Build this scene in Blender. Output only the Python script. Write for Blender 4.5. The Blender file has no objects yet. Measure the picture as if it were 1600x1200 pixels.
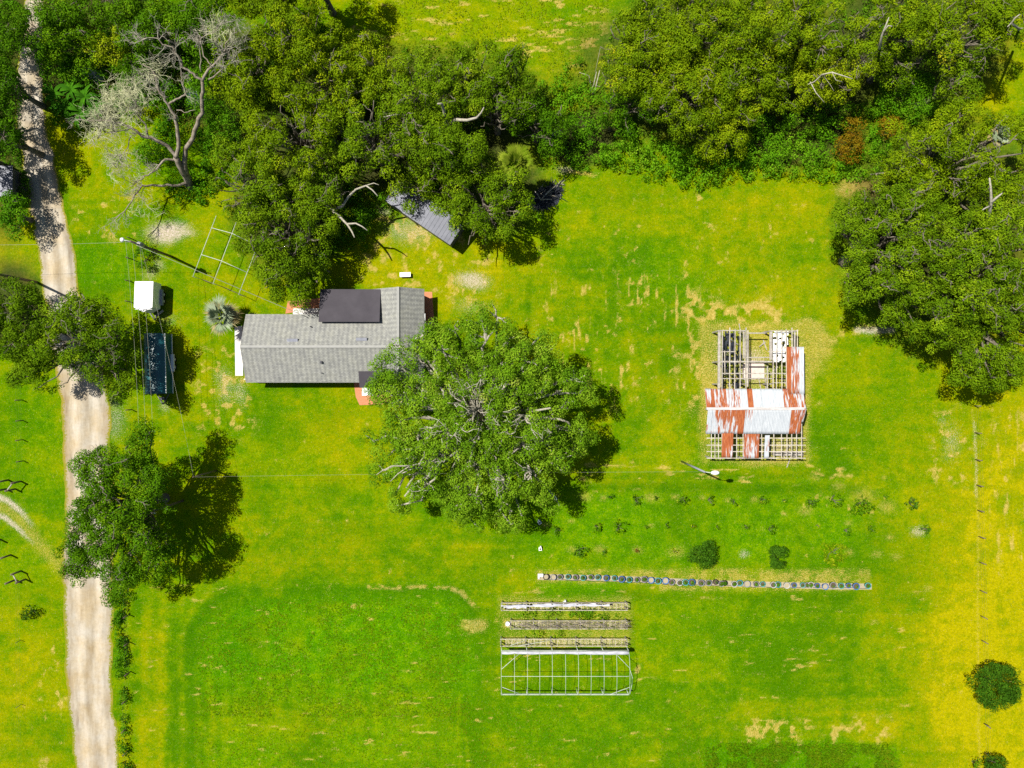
import bpy, math, random
import numpy as np
from mathutils import Vector, Matrix

# ---------------------------------------------------------------- camera, sky, sun, exposure
S = bpy.context.scene
COL = S.collection
CAM_H = 77.0          # drone height above the ground, metres
PXM = 14.0            # photograph pixels per metre on the ground
HALF = math.atan(800.0 / PXM / CAM_H)
cam_d = bpy.data.cameras.new('camera')
cam_d.sensor_width = 36.0
cam_d.lens = 18.0 / math.tan(HALF)
cam_d.clip_end = 3000.0
cam = bpy.data.objects.new('camera', cam_d)
cam.location = (0, 0, CAM_H)
cam.rotation_euler = (0, 0, 0)
COL.objects.link(cam)
S.camera = cam

SUN_DIR = Vector((-0.47, 0.225, 1.0)).normalized()      # towards the sun
SUN_ELEV = math.asin(SUN_DIR.z)
SUN_ROT = math.atan2(SUN_DIR.x, SUN_DIR.y)
W = bpy.data.worlds.new('World')
S.world = W
W.use_nodes = True
nt = W.node_tree
bg = nt.nodes['Background']
sky = nt.nodes.new('ShaderNodeTexSky')
sky.sky_type = 'NISHITA'
sky.sun_disc = False
sky.sun_elevation = SUN_ELEV
sky.sun_rotation = SUN_ROT
nt.links.new(sky.outputs[0], bg.inputs[0])
bg.inputs[1].default_value = 0.05
sun_d = bpy.data.lights.new('sun', 'SUN')
sun_d.energy = 4.6
sun_d.angle = math.radians(0.5)
sun_d.color = (1.0, 0.95, 0.86)
sun = bpy.data.objects.new('sun', sun_d)
sun.rotation_euler = SUN_DIR.to_track_quat('Z', 'Y').to_euler()
sun.location = (-40, 20, 90)
COL.objects.link(sun)
S.view_settings.view_transform = 'Standard'
S.view_settings.look = 'None'
S.view_settings.exposure = 0.70
S.view_settings.gamma = 1.0
S.cycles.max_bounces = 6
S.cycles.diffuse_bounces = 3
S.cycles.transparent_max_bounces = 4
S.cycles.use_denoising = False

# ---------------------------------------------------------------- helpers
R = np.random.default_rng(7)
rnd = random.Random(11)

def at(px, py, h=0.0):
    """Point at height h that the photograph shows at pixel (px, py)."""
    k = (1.0 - h / CAM_H) / PXM
    return Vector(((px - 800.0) * k, (600.0 - py) * k, h))

def mlen(r, h=0.0):
    return r * (1.0 - h / CAM_H) / PXM

def tag(o, label=None, cat=None, group=None, kind=None):
    if label: o['label'] = label
    if cat: o['category'] = cat
    if group: o['group'] = group
    if kind: o['kind'] = kind
    return o

def empty(name, loc=(0, 0, 0), rz=0.0):
    o = bpy.data.objects.new(name, None)
    o.location = loc
    o.rotation_euler = (0, 0, rz)
    o.empty_display_size = 0.3
    COL.objects.link(o)
    return o

class MB:
    """Collects boxes, tubes and polygons into one mesh."""
    def __init__(self):
        self.v = []; self.f = []; self.s = []
    def poly(self, pts, faces, smooth=False):
        b = len(self.v)
        self.v.extend([tuple(p) for p in pts])
        self.f.extend([tuple(i + b for i in f) for f in faces])
        self.s.extend([smooth] * len(faces))
        return self
    def box(self, c, d, M=None):
        x, y, z = d[0] / 2, d[1] / 2, d[2] / 2
        pts = [Vector((sx * x, sy * y, sz * z)) for sx in (-1, 1) for sy in (-1, 1) for sz in (-1, 1)]
        if M is not None:
            pts = [M @ p for p in pts]
        pts = [p + Vector(c) for p in pts]
        return self.poly(pts, [(0, 1, 3, 2), (4, 6, 7, 5), (0, 4, 5, 1), (2, 3, 7, 6), (0, 2, 6, 4), (1, 5, 7, 3)])
    def bar(self, a, b, w, h):
        """Rectangular bar from a to b, w across, h tall."""
        a = Vector(a); b = Vector(b); t = (b - a).normalized()
        up = Vector((0, 0, 1)) if abs(t.z) < 0.95 else Vector((0, 1, 0))
        s = t.cross(up).normalized(); u = s.cross(t)
        pts = []
        for p in (a, b):
            for i, j in ((-1, -1), (1, -1), (1, 1), (-1, 1)):
                pts.append(p + s * (i * w / 2) + u * (j * h / 2))
        return self.poly(pts, [(3, 2, 1, 0), (4, 5, 6, 7), (0, 1, 5, 4), (1, 2, 6, 5), (2, 3, 7, 6), (3, 0, 4, 7)])
    def tube(self, pts, rad, n=6, smooth=True):
        pts = [Vector(p) for p in pts]
        if not hasattr(rad, '__len__'):
            rad = [rad] * len(pts)
        ring = []
        ref = None
        for i, p in enumerate(pts):
            t = (pts[min(i + 1, len(pts) - 1)] - pts[max(i - 1, 0)]).normalized()
            if ref is None:
                ref = Vector((1, 0, 0)) if abs(t.x) < 0.8 else Vector((0, 1, 0))
            s = (ref - t * ref.dot(t)).normalized()
            ref = s
            u = t.cross(s)
            for k in range(n):
                a = 2 * math.pi * k / n
                ring.append(p + (s * math.cos(a) + u * math.sin(a)) * rad[i])
        fs = []
        for i in range(len(pts) - 1):
            for k in range(n):
                a = i * n + k; b = i * n + (k + 1) % n
                fs.append((a, b, b + n, a + n))
        fs.append(tuple(reversed(range(n))))
        fs.append(tuple(range((len(pts) - 1) * n, len(pts) * n)))
        return self.poly(ring, fs, smooth)
    def prism(self, outline, z0, z1):
        n = len(outline)
        pts = [(x, y, z0) for x, y in outline] + [(x, y, z1) for x, y in outline]
        fs = [tuple(reversed(range(n))), tuple(range(n, 2 * n))] + [(i, (i + 1) % n, (i + 1) % n + n, i + n) for i in range(n)]
        return self.poly(pts, fs)
    def lathe(self, prof, c=(0, 0, 0), n=16):
        pts = []
        for r, z in prof:
            for k in range(n):
                a = 2 * math.pi * k / n
                pts.append((c[0] + r * math.cos(a), c[1] + r * math.sin(a), c[2] + z))
        fs = []
        for i in range(len(prof) - 1):
            for k in range(n):
                a = i * n + k; b = i * n + (k + 1) % n
                fs.append((a, b, b + n, a + n))
        return self.poly(pts, fs, True)
    def build(self, name, mat, parent=None):
        me = bpy.data.meshes.new(name)
        me.from_pydata(self.v, [], self.f)
        me.polygons.foreach_set('use_smooth', self.s)
        me.materials.append(mat)
        me.update()
        o = bpy.data.objects.new(name, me)
        COL.objects.link(o)
        if parent is not None:
            o.parent = parent
        return o

def rel(parent, p):
    return Vector(p) - parent.location

# ---------------------------------------------------------------- materials
class NT:
    def __init__(self, name):
        self.m = bpy.data.materials.new(name)
        self.m.use_nodes = True
        self.t = self.m.node_tree
        self.n = self.t.nodes
        self.bsdf = self.n['Principled BSDF']
        self.out = self.n['Material Output']
    def node(self, typ, **kw):
        x = self.n.new(typ)
        for k, v in kw.items():
            if k.startswith('i_'):
                x.inputs[k[2:].replace('_', ' ')].default_value = v
            else:
                setattr(x, k, v)
        return x
    def link(self, a, b):
        self.t.links.new(a, b)
    def noise(self, scale, detail=4, rough=0.6, vec=None, dist=0.0):
        x = self.node('ShaderNodeTexNoise')
        x.inputs['Scale'].default_value = scale
        x.inputs['Detail'].default_value = detail
        x.inputs['Roughness'].default_value = rough
        x.inputs['Distortion'].default_value = dist
        if vec is not None: self.link(vec, x.inputs['Vector'])
        return x.outputs['Fac']
    def coord(self, kind='Object', scale=(1, 1, 1)):
        c = self.node('ShaderNodeTexCoord')
        mp = self.node('ShaderNodeMapping')
        mp.inputs['Scale'].default_value = scale
        self.link(c.outputs[kind], mp.inputs['Vector'])
        return mp.outputs[0]
    def ramp(self, fac, stops):
        x = self.node('ShaderNodeValToRGB')
        e = x.color_ramp.elements
        while len(e) > 1: e.remove(e[-1])
        e[0].position = stops[0][0]; e[0].color = (*stops[0][1], 1)
        for p, c in stops[1:]:
            k = e.new(p); k.color = (*c, 1)
        self.link(fac, x.inputs[0])
        return x.outputs[0]
    def mix(self, fac, a, b, mode='MIX'):
        x = self.node('ShaderNodeMix', data_type='RGBA', blend_type=mode)
        for sock, v in ((x.inputs[0], fac), (x.inputs[6], a), (x.inputs[7], b)):
            if isinstance(v, (int, float)): sock.default_value = v
            elif isinstance(v, tuple): sock.default_value = (*v, 1)
            else: self.link(v, sock)
        return x.outputs[2]
    def math(self, op, a, b=0.0, c=None, clamp=False):
        x = self.node('ShaderNodeMath', operation=op, use_clamp=clamp)
        for i, v in enumerate((a, b, c)):
            if v is None: continue
            if isinstance(v, (int, float)): x.inputs[i].default_value = v
            else: self.link(v, x.inputs[i])
        return x.outputs[0]
    def attr(self, name):
        return self.node('ShaderNodeAttribute', attribute_name=name)
    def bump(self, h, strength=0.4, dist=0.05):
        b = self.node('ShaderNodeBump')
        b.inputs['Strength'].default_value = strength
        b.inputs['Distance'].default_value = dist
        self.link(h, b.inputs['Height'])
        self.link(b.outputs[0], self.bsdf.inputs['Normal'])
    def done(self, col, rough=0.85, spec=0.2, metal=0.0):
        if isinstance(col, tuple): self.bsdf.inputs['Base Color'].default_value = (*col, 1)
        else: self.link(col, self.bsdf.inputs['Base Color'])
        if isinstance(rough, (int, float)): self.bsdf.inputs['Roughness'].default_value = rough
        else: self.link(rough, self.bsdf.inputs['Roughness'])
        self.bsdf.inputs['Specular IOR Level'].default_value = spec
        self.bsdf.inputs['Metallic'].default_value = metal
        return self.m

def simple(name, c0, c1, scale=3.0, rough=0.8, spec=0.25, metal=0.0, stretch=(1, 1, 1), bump=0.0):
    t = NT(name)
    v = t.coord('Object', stretch)
    f = t.noise(scale, 5, 0.65, v)
    col = t.ramp(f, [(0.3, c0), (0.7, c1)])
    if bump: t.bump(f, bump, 0.02)
    return t.done(col, rough, spec, metal)

def leaf_mat(name, stops, trans=0.25):
    """Leaf colour by each leaf's own tint (species and age), with some light passing through."""
    t = NT(name)
    a = t.attr('tint')
    col = t.ramp(a.outputs['Fac'], stops)
    t.done(col, 0.8, 0.06)
    tr = t.node('ShaderNodeBsdfTranslucent')
    t.link(col, tr.inputs['Color'])
    mx = t.node('ShaderNodeMixShader')
    mx.inputs[0].default_value = trans
    t.link(t.bsdf.outputs[0], mx.inputs[1])
    t.link(tr.outputs[0], mx.inputs[2])
    t.link(mx.outputs[0], t.out.inputs['Surface'])
    return t.m

M = {}
M['oak'] = leaf_mat('oak_leaf', [(0.0, (0.043, 0.105, 0.0010)), (0.45, (0.127, 0.230, 0.0030)), (0.8, (0.242, 0.351, 0.0060)), (1.0, (0.399, 0.433, 0.0300))])
M['grand'] = leaf_mat('grand_oak_leaf', [(0.0, (.042, .120, .002)), (0.45, (.128, .265, .006)), (0.8, (.235, .375, .016)), (1.0, (.40, .45, .07))])
M['olive'] = leaf_mat('olive_leaf', [(0.0, (0.054, 0.113, 0.0010)), (0.45, (0.147, 0.243, 0.0020)), (0.8, (0.257, 0.338, 0.0030)), (1.0, (0.409, 0.391, 0.0120))])
M['bronze'] = leaf_mat('bronze_oak_leaf', [(0.0, (0.055, 0.123, 0.0010)), (0.45, (0.147, 0.243, 0.0020)), (0.8, (0.269, 0.349, 0.0040)), (1.0, (0.446, 0.425, 0.0120))])
M['lime'] = leaf_mat('lime_leaf', [(0.0, (0.103, 0.174, 0.0010)), (0.5, (0.239, 0.325, 0.0030)), (1.0, (0.433, 0.464, 0.0200))])
M['lush'] = leaf_mat('lush_leaf', [(0.0, (.028, .100, .002)), (0.5, (.085, .240, .003)), (0.85, (.155, .34, .006)), (1.0, (.26, .40, .02))])
M['bush'] = leaf_mat('bush_leaf', [(0.0, (0.034, 0.105, 0.0010)), (0.5, (0.090, 0.215, 0.0020)), (0.85, (0.180, 0.304, 0.0040)), (1.0, (0.320, 0.347, 0.0200))])
M['citrus'] = leaf_mat('citrus_leaf', [(0.0, (.018, .055, .002)), (0.5, (.045, .130, .004)), (1.0, (.10, .20, .01))], 0.15)
M['rustleaf'] = leaf_mat('dry_leaf', [(0.0, (.10, .055, .002)), (0.45, (.21, .125, .004)), (0.75, (.25, .19, .006)), (1.0, (.12, .22, .006))])
M['silver'] = leaf_mat('silver_palm_leaf', [(0.0, (.26, .18, .06)), (0.3, (.36, .30, .14)), (0.5, (.15, .20, .10)), (1.0, (.34, .40, .26))], 0.1)
M['palm'] = leaf_mat('palm_leaf', [(0.0, (.06, .12, .003)), (0.5, (.15, .24, .006)), (1.0, (.28, .33, .03))])
M['banana'] = leaf_mat('banana_leaf', [(0.0, (.025, .10, .003)), (0.5, (.06, .20, .005)), (1.0, (.15, .30, .02))], 0.2)
M['blade'] = leaf_mat('grass_blade', [(0.0, (.050, .150, .0005)), (0.5, (.100, .215, .0005)), (1.0, (.23, .29, .004))], 0.5)
M['twig'] = simple('pale_lichen_bark', (.22, .20, .15), (.46, .43, .35), 6, .9, .1)
M['moss'] = simple('grey_moss_twig', (.42, .42, .24), (.64, .64, .40), 6, .95, .05)
M['bark'] = simple('oak_bark', (.085, .072, .05), (.22, .195, .15), 5, .95, .1, bump=.5)
M['pole'] = simple('weathered_pole_wood', (.10, .075, .055), (.2, .16, .12), 6, .9, .1, stretch=(1, 1, .2))
M['grey_wood'] = simple('grey_timber', (.22, .195, .16), (.44, .41, .36), 4, .9, .1)
M['pale_wood'] = simple('pale_timber', (.26, .22, .17), (.60, .55, .48), 2.2, .85, .15)
M['white_metal'] = simple('white_paint', (.72, .73, .72), (.84, .85, .85), 2, .5, .4)
M['pipe'] = simple('galvanised_pipe', (.36, .40, .35), (.58, .62, .56), 4, .5, .4, .0)
M['black'] = simple('black_rubber', (.012, .012, .012), (.03, .03, .03), 6, .8, .2)
M['dark_metal'] = simple('dark_steel', (.05, .05, .055), (.1, .1, .11), 6, .5, .4)
M['concrete'] = simple('pale_concrete', (.55, .54, .51), (.70, .69, .66), 3, .9, .15)
M['brick_paving'] = simple('brick_paving', (.42, .15, .07), (.55, .25, .14), 9, .9, .1)
M['brick_wall'] = simple('brick_wall', (.18, .075, .05), (.30, .13, .085), 7, .9, .1)
M['plastic_sheet'] = simple('milky_plastic_sheet', (.24, .25, .30), (.62, .62, .66), 5, .35, .5, stretch=(.3, 3, 3))
M['wire'] = simple('cable', (.26, .26, .18), (.36, .36, .28), 3, .7, .2)
M['teal_skin'] = simple('teal_painted_metal', (.008, .070, .085), (.015, .10, .115), 1.5, .35, .5)
M['soil'] = simple('dark_soil', (.06, .045, .03), (.13, .10, .07), 9, .95, .05)
M['tarp_blue'] = simple('blue_tarp', (.03, .05, .11), (.08, .11, .2), 4, .6, .3)
M['tarp_black'] = simple('black_shade_cloth', (.012, .016, .024), (.06, .065, .08), 3, .8, .2)
M['gravel'] = simple('pale_gravel', (.22, .19, .11), (.44, .38, .27), 14, .95, .05)

def roof_sheet_mat():
    t = NT('rusty_corrugated_metal')
    v = t.coord('Object', (5.5, .55, 1))
    oi = t.node('ShaderNodeObjectInfo')
    add = t.node('ShaderNodeVectorMath', operation='ADD')
    comb = t.node('ShaderNodeCombineXYZ')
    r10 = t.math('MULTIPLY', oi.outputs['Random'], 40.0)
    t.link(r10, comb.inputs[0]); t.link(r10, comb.inputs[1])
    t.link(v, add.inputs[0]); t.link(comb.outputs[0], add.inputs[1])
    n = t.noise(1.0, 6, .62, add.outputs[0], .3)
    a = t.attr('rust')
    s = t.math('ADD', n, a.outputs['Fac'])
    k = t.ramp(s, [(0.0, (0, 0, 0)), (.92, (0, 0, 0)), (1.0, (1, 1, 1))])
    fine = t.noise(2.2, 5, .7, add.outputs[0])
    rust = t.ramp(fine, [(.3, (.15, .042, .016)), (.5, (.31, .080, .024)), (.72, (.42, .17, .065))])
    zinc = t.ramp(fine, [(.3, (.31, .34, .37)), (.5, (.42, .45, .475)), (.75, (.53, .545, .56))])
    col = t.mix(k, zinc, rust)
    ro = t.math('MULTIPLY_ADD', k, .4, .5)
    return t.done(col, ro, .3)
M['sheet'] = roof_sheet_mat()

def shingle_mat():
    t = NT('grey_shingle')
    v = t.coord('Object')
    br = t.node('ShaderNodeTexBrick')
    br.inputs['Scale'].default_value = 1.0
    br.inputs['Brick Width'].default_value = .32
    br.inputs['Row Height'].default_value = .145
    br.inputs['Mortar Size'].default_value = .012
    br.inputs['Mortar Smooth'].default_value = .3
    br.inputs['Color1'].default_value = (.232, .235, .224, 1)
    br.inputs['Color2'].default_value = (.305, .308, .290, 1)
    br.inputs['Mortar'].default_value = (.14, .14, .13, 1)
    t.link(v, br.inputs['Vector'])
    n = t.noise(1.1, 6, .7, v)
    sh = t.ramp(n, [(.3, (.82, .82, .84)), (.5, (1, 1, .98)), (.7, (1.08, 1.07, 1.0))])
    wv = t.node('ShaderNodeTexWave', wave_type='BANDS', bands_direction='X')
    wv.inputs['Scale'].default_value = .62
    wv.inputs['Distortion'].default_value = 2.6
    wv.inputs['Detail'].default_value = 3.0
    wv.inputs['Detail Scale'].default_value = 1.6
    t.link(v, wv.inputs['Vector'])
    ws = t.ramp(wv.outputs['Fac'], [(0, (.85, .85, .86)), (1, (1.08, 1.08, 1.06))])
    col = t.mix(1.0, t.mix(1.0, br.outputs['Color'], sh, 'MULTIPLY'), ws, 'MULTIPLY')
    return t.done(col, .95, .1)
M['shingle'] = shingle_mat()
M['membrane'] = simple('dark_roof_membrane', (.050, .045, .053), (.068, .062, .072), .6, .85, .2)
M['ridge'] = simple('pale_ridge_cap', (.27, .27, .255), (.33, .33, .31), 2.5, .9, .1)

def shed_roof_mat():
    t = NT('ribbed_grey_metal')
    v = t.coord('Object')
    n = t.noise(1.2, 5, .6, v)
    col = t.ramp(n, [(.3, (.060, .066, .085)), (.7, (.098, .104, .128))])
    return t.done(col, .45, .4, .2)
M['shed_roof'] = shed_roof_mat()

def ground_mat():
    t = NT('grass_ground')
    v = t.coord('Object')
    a = t.attr('cover')                      # r dry, g straw, b sand
    sep = t.node('ShaderNodeSeparateColor')
    t.link(a.outputs['Color'], sep.inputs[0])
    lush = t.attr('lush')
    litter = t.attr('litter')
    n1 = t.noise(.9, 5, .62, v)
    n2 = t.noise(5.5, 4, .75, v)
    n3 = t.noise(2.6, 5, .7, v)
    n4 = t.noise(9.0, 3, .8, v)
    dry = t.math('ADD', sep.outputs[0], t.math('MULTIPLY', t.math('SUBTRACT', n1, .5), 1.15), clamp=True)
    dry2 = t.math('ADD', dry, t.math('MULTIPLY', t.math('SUBTRACT', n2, .5), 1.1), clamp=True)
    col = t.ramp(dry2, [(0.0, (.046, .132, .0001)), (.28, (.088, .172, .0001)), (.52, (.148, .202, .0002)),
                        (.80, (.212, .226, .0004)), (1.0, (.300, .272, .001))])
    lushc = t.ramp(t.math('ADD', n2, t.math('MULTIPLY', t.math('SUBTRACT', n1, .5), .6)), [(.30, (.030, .112, .0001)), (.5, (.056, .180, .0001)), (.66, (.130, .250, .0004))])
    col = t.mix(lush.outputs['Fac'], col, lushc)
    st = t.math('ADD', sep.outputs[1], t.math('MULTIPLY', t.math('SUBTRACT', n4, .5), 3.2))
    stf = t.ramp(st, [(.36, (0, 0, 0)), (.85, (1, 1, 1))])
    stc = t.ramp(n3, [(.3, (.30, .22, .02)), (.7, (.46, .36, .10))])
    col = t.mix(stf, col, stc)
    sd = t.math('ADD', sep.outputs[2], t.math('MULTIPLY', t.math('SUBTRACT', n4, .5), 2.6))
    sdf = t.ramp(sd, [(.34, (0, 0, 0)), (.85, (1, 1, 1))])
    sdc = t.ramp(n2, [(.3, (.34, .27, .18)), (.7, (.56, .48, .39))])
    col = t.mix(sdf, col, sdc)
    dn = t.attr('dense')
    dnf = t.math('ADD', dn.outputs['Fac'], t.math('MULTIPLY', t.math('SUBTRACT', n1, .5), 1.2), clamp=True)
    dnf = t.math('MULTIPLY', dnf, t.math('MINIMUM', t.math('MULTIPLY', dn.outputs['Fac'], 4.0), 1.0))
    col = t.mix(dnf, col, t.mix(1.0, col, (.60, .76, .8), 'MULTIPLY'))
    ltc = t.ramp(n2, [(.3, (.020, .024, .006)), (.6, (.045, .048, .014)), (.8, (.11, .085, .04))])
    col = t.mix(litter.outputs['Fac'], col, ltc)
    n5 = t.noise(3.4, 6, .95, v, .5)
    tex = t.ramp(n5, [(.36, (.62, .68, .5)), (.5, (1, 1, 1)), (.64, (1.36, 1.30, 1.8))])
    col = t.mix(1.0, col, tex, 'MULTIPLY')
    h = t.math('ADD', t.math('MULTIPLY', n2, .7), t.noise(14, 2, .6, v))
    t.bump(h, .6, .09)
    return t.done(col, 1.0, 0.0)
M['ground'] = ground_mat()

def lane_mat():
    t = NT('crushed_shell_lane')
    v = t.coord('Object', (1, .16, 1))
    w = t.coord('Object')
    n = t.noise(1.1, 6, .65, v)
    n2 = t.noise(3.2, 5, .7, w)
    n3 = t.noise(.35, 4, .6, w)
    col = t.ramp(n, [(.30, (.275, .24, .195)), (.43, (.37, .335, .28)), (.62, (.45, .415, .36))])
    tan = t.ramp(n3, [(.40, (1, 1, .96)), (.65, (.92, .82, .62))])
    col = t.mix(1.0, col, tan, 'MULTIPLY')
    g = t.ramp(n2, [(.3, (.86, .85, .84)), (.7, (1.06, 1.06, 1.06))])
    col = t.mix(1.0, col, g, 'MULTIPLY')
    tk = t.attr('track')
    wear = t.math('ADD', tk.outputs['Fac'], t.math('MULTIPLY', t.math('SUBTRACT', t.noise(.8, 4, .6, v), .5), 1.6))
    wr = t.ramp(wear, [(.0, (.80, .77, .73)), (.35, (.97, .97, .97)), (.95, (1.12, 1.11, 1.11))])
    col = t.mix(1.0, col, wr, 'MULTIPLY')
    st = t.noise(34, 2, .6, w)
    col = t.mix(1.0, col, t.ramp(st, [(.25, (.80, .78, .76)), (.42, (1, 1, 1)), (.8, (1.08, 1.08, 1.08))]), 'MULTIPLY')
    e = t.attr('edge')
    ef = t.math('ADD', e.outputs['Fac'], t.math('MULTIPLY', t.math('SUBTRACT', t.noise(5, 4, .8, w), .5), 2.4))
    efr = t.ramp(ef, [(.50, (0, 0, 0)), (.62, (1, 1, 1))])
    gr = t.ramp(n3, [(.3, (.13, .175, .002)), (.7, (.25, .20, .03))])
    col = t.mix(efr, col, gr)
    t.bump(n2, .3, .03)
    return t.done(col, .95, .08)
M['lane'] = lane_mat()

# ---------------------------------------------------------------- numpy noise
def vnoise(x, y, seed):
    g = np.random.default_rng(seed).random((257, 257))
    xi = np.floor(x).astype(int); yi = np.floor(y).astype(int)
    fx = x - xi; fy = y - yi
    fx = fx * fx * (3 - 2 * fx); fy = fy * fy * (3 - 2 * fy)
    xi %= 256; yi %= 256
    return (g[xi, yi] * (1 - fx) + g[xi + 1, yi] * fx) * (1 - fy) + (g[xi, yi + 1] * (1 - fx) + g[xi + 1, yi + 1] * fx) * fy

def fbm(x, y, scale, seed, octs=4):
    s = np.zeros_like(x); amp = 1.0; tot = 0
    for o in range(octs):
        s += amp * vnoise(x / scale + 31.7 * o + 500, y / scale + 17.3 * o + 500, seed + o)
        tot += amp; amp *= .55; scale /= 2.03
    return s / tot

def sstep(a, b, x):
    t = np.clip((x - a) / (b - a), 0, 1)
    return t * t * (3 - 2 * t)

# ---------------------------------------------------------------- the ground: one sheet to the horizon
STEP = 0.16
dx = np.arange(-62, 62.01, STEP); dy = np.arange(-47, 47.01, STEP)
far = [-1500, -600, -250, -120, -80]
gx = np.concatenate([far, dx, [-f for f in reversed(far)]])
gy = np.concatenate([far, dy, [-f for f in reversed(far)]])
GX, GY = np.meshgrid(gx, gy)            # (ny, nx)
PX = 800 + GX * PXM; PY = 600 - GY * PXM
warp = (fbm(GX, GY, 3.0, 50) - .5) * 26
warp2 = (fbm(GX, GY, 3.0, 60) - .5) * 26
WX = PX + warp; WY = PY + warp2

def blob(cx, cy, rx, ry, soft=.5, rot=0.0, w=1.0):
    x = PX + warp * w - cx; y = PY + warp2 * w - cy
    if rot:
        c, s = math.cos(rot), math.sin(rot)
        x, y = x * c + y * s, -x * s + y * c
    d = np.sqrt((x / rx) ** 2 + (y / ry) ** 2)
    return 1 - sstep(1 - soft, 1 + soft, d)

def rect(x0, y0, x1, y1, soft=12, w=.6):
    x = PX + warp * w; y = PY + warp2 * w
    return sstep(x0 - soft, x0 + soft, x) * (1 - sstep(x1 - soft, x1 + soft, x)) * sstep(y0 - soft, y0 + soft, y) * (1 - sstep(y1 - soft, y1 + soft, y))

def seg(pts, width, soft=.5, w=.3):
    x = PX + warp * w; y = PY + warp2 * w
    d = np.full_like(x, 1e9)
    for (x0, y0), (x1, y1) in zip(pts[:-1], pts[1:]):
        L2 = (x1 - x0) ** 2 + (y1 - y0) ** 2
        u = np.clip(((x - x0) * (x1 - x0) + (y - y0) * (y1 - y0)) / L2, 0, 1)
        d = np.minimum(d, np.hypot(x - x0 - u * (x1 - x0), y - y0 - u * (y1 - y0)))
    return 1 - sstep(width * (1 - soft), width * (1 + soft), d)

big = fbm(GX, GY, 14, 3); mid = fbm(GX, GY, 4.5, 9); fine = fbm(GX, GY, 1.1, 21)
mid2 = fbm(GX, GY, 2.2, 15, 4)
dry = .325 + (big - .5) * .70 + (mid - .5) * .60 + (mid2 - .5) * .45
dry += .42 * sstep(1280, 1640, WX) * sstep(520, 700, WY) * (.6 + .8 * big)
dry += .20 * sstep(1250, 1500, WX) * sstep(250, 420, WY) * (1 - sstep(520, 640, WY))
for cx, cy, rx, ry, v in [(1140, 330, 110, 70, .12), (1230, 400, 110, 100, .13), (960, 300, 80, 60, .06), (1010, 480, 130, 120, -.06),
                          (450, 760, 160, 150, .10), (560, 640, 60, 60, .10), (420, 560, 60, 100, .16), (700, 420, 120, 60, .25),
                          (300, 440, 80, 60, .12), (320, 560, 60, 100, .12), (1560, 960, 110, 160, .22), (1500, 1020, 50, 90, .3),
                          (50, 1050, 90, 170, .08), (160, 330, 60, 70, .03), (150, 420, 60, 50, -.15), (150, 250, 70, 60, -.05),
                          (1350, 620, 120, 110, -.06), (1380, 700, 60, 120, .12), (50, 880, 70, 80, .02), (60, 680, 60, 80, .0), (1250, 1130, 200, 30, .18),
                          (1430, 1180, 120, 60, .15), (600, 880, 200, 40, .02), (950, 880, 180, 40, .05), (800, 50, 260, 90, .10), (1040, 1050, 60, 120, -.05),
                          (60, 820, 60, 60, .18), (1000, 730, 180, 25, .10), (20, 370, 40, 60, .3)]:
    dry += v * blob(cx, cy, rx, ry, .7)
for x0, v in [(228, .15), (250, .12), (239, -.08), (271, -.22), (213, -.12)]:      # mown stripes beside the lane fence
    dry += v * seg([(x0 + 3, 920), (x0, 1010), (x0 - 3, 1210)], 9, .6) * sstep(900, 960, PY)
# far mowing rows
rows_h = vnoise(GX / 9 + 90, GY / .55 + 70, 77) - .5
rows_v = vnoise(GX / .6 + 40, GY / 9 + 20, 78) - .5
lowfield = sstep(880, 940, PY)
dry += rows_h * (.20 * lowfield + .16 * (1 - lowfield))
dry += rows_v * .16 * rect(820, 400, 1090, 640, 40)

lush = np.zeros_like(GX)
field = blob(520, 1070, 232, 168, .06) * .5 + rect(300, 928, 735, 1230, 22) * .5
fx_ = np.maximum(np.maximum(PX + warp * .4 - 690, 0), np.maximum(405 - PX - warp * .4, 0))
fy_ = np.maximum(1010 - PY - warp2 * .4, 0)
rr_ = np.hypot(fx_ * np.where(PX > 600, 1.6, .85), fy_)
fieldm = 1 - sstep(64, 112, rr_ + (mid - .5) * 40)
dry += .10 * np.sin(rr_ / 3.1) * sstep(20, 60, rr_) * (1 - sstep(100, 130, rr_)) * sstep(905, 930, PY)
dry -= .22 * (sstep(70, 88, rr_) * (1 - sstep(92, 112, rr_))) * sstep(905, 925, PY)
dry += .30 * blob(455, 1015, 60, 34, .9) + .22 * blob(530, 962, 50, 20, .9) + .2 * blob(640, 1040, 60, 40, .9) + .25 * blob(430, 1130, 90, 30, .9)
lush = np.maximum(lush, fieldm * np.clip(.80 - .55 * sstep(1030, 1140, WY) + (mid - .5) * 1.3 + (mid2 - .5) * .9, 0, 1))
lush = np.maximum(lush, rect(820, 765, 1420, 885, 25) * np.clip(.55 + (mid - .5) * 1.6 - .45 * sstep(1300, 1430, WX), 0, .8))
lush = np.maximum(lush, rect(985, 930, 1250, 1050, 40) * np.clip(.2 + (mid - .5) * 1.2, 0, .5))
lush = np.maximum(lush, rect(1100, 1158, 1402, 1260, 8, .9) * .75)
lush = np.maximum(lush, rect(840, 905, 970, 935, 10) * .7)
lush = np.maximum(lush, rect(115, 380, 205, 445, 14) * .55)
lush = np.maximum(lush, blob(280, 250, 60, 40) * .6)
lush = np.maximum(lush, np.clip(blob(140, 1010, 1, 1), 0, 1))
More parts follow.
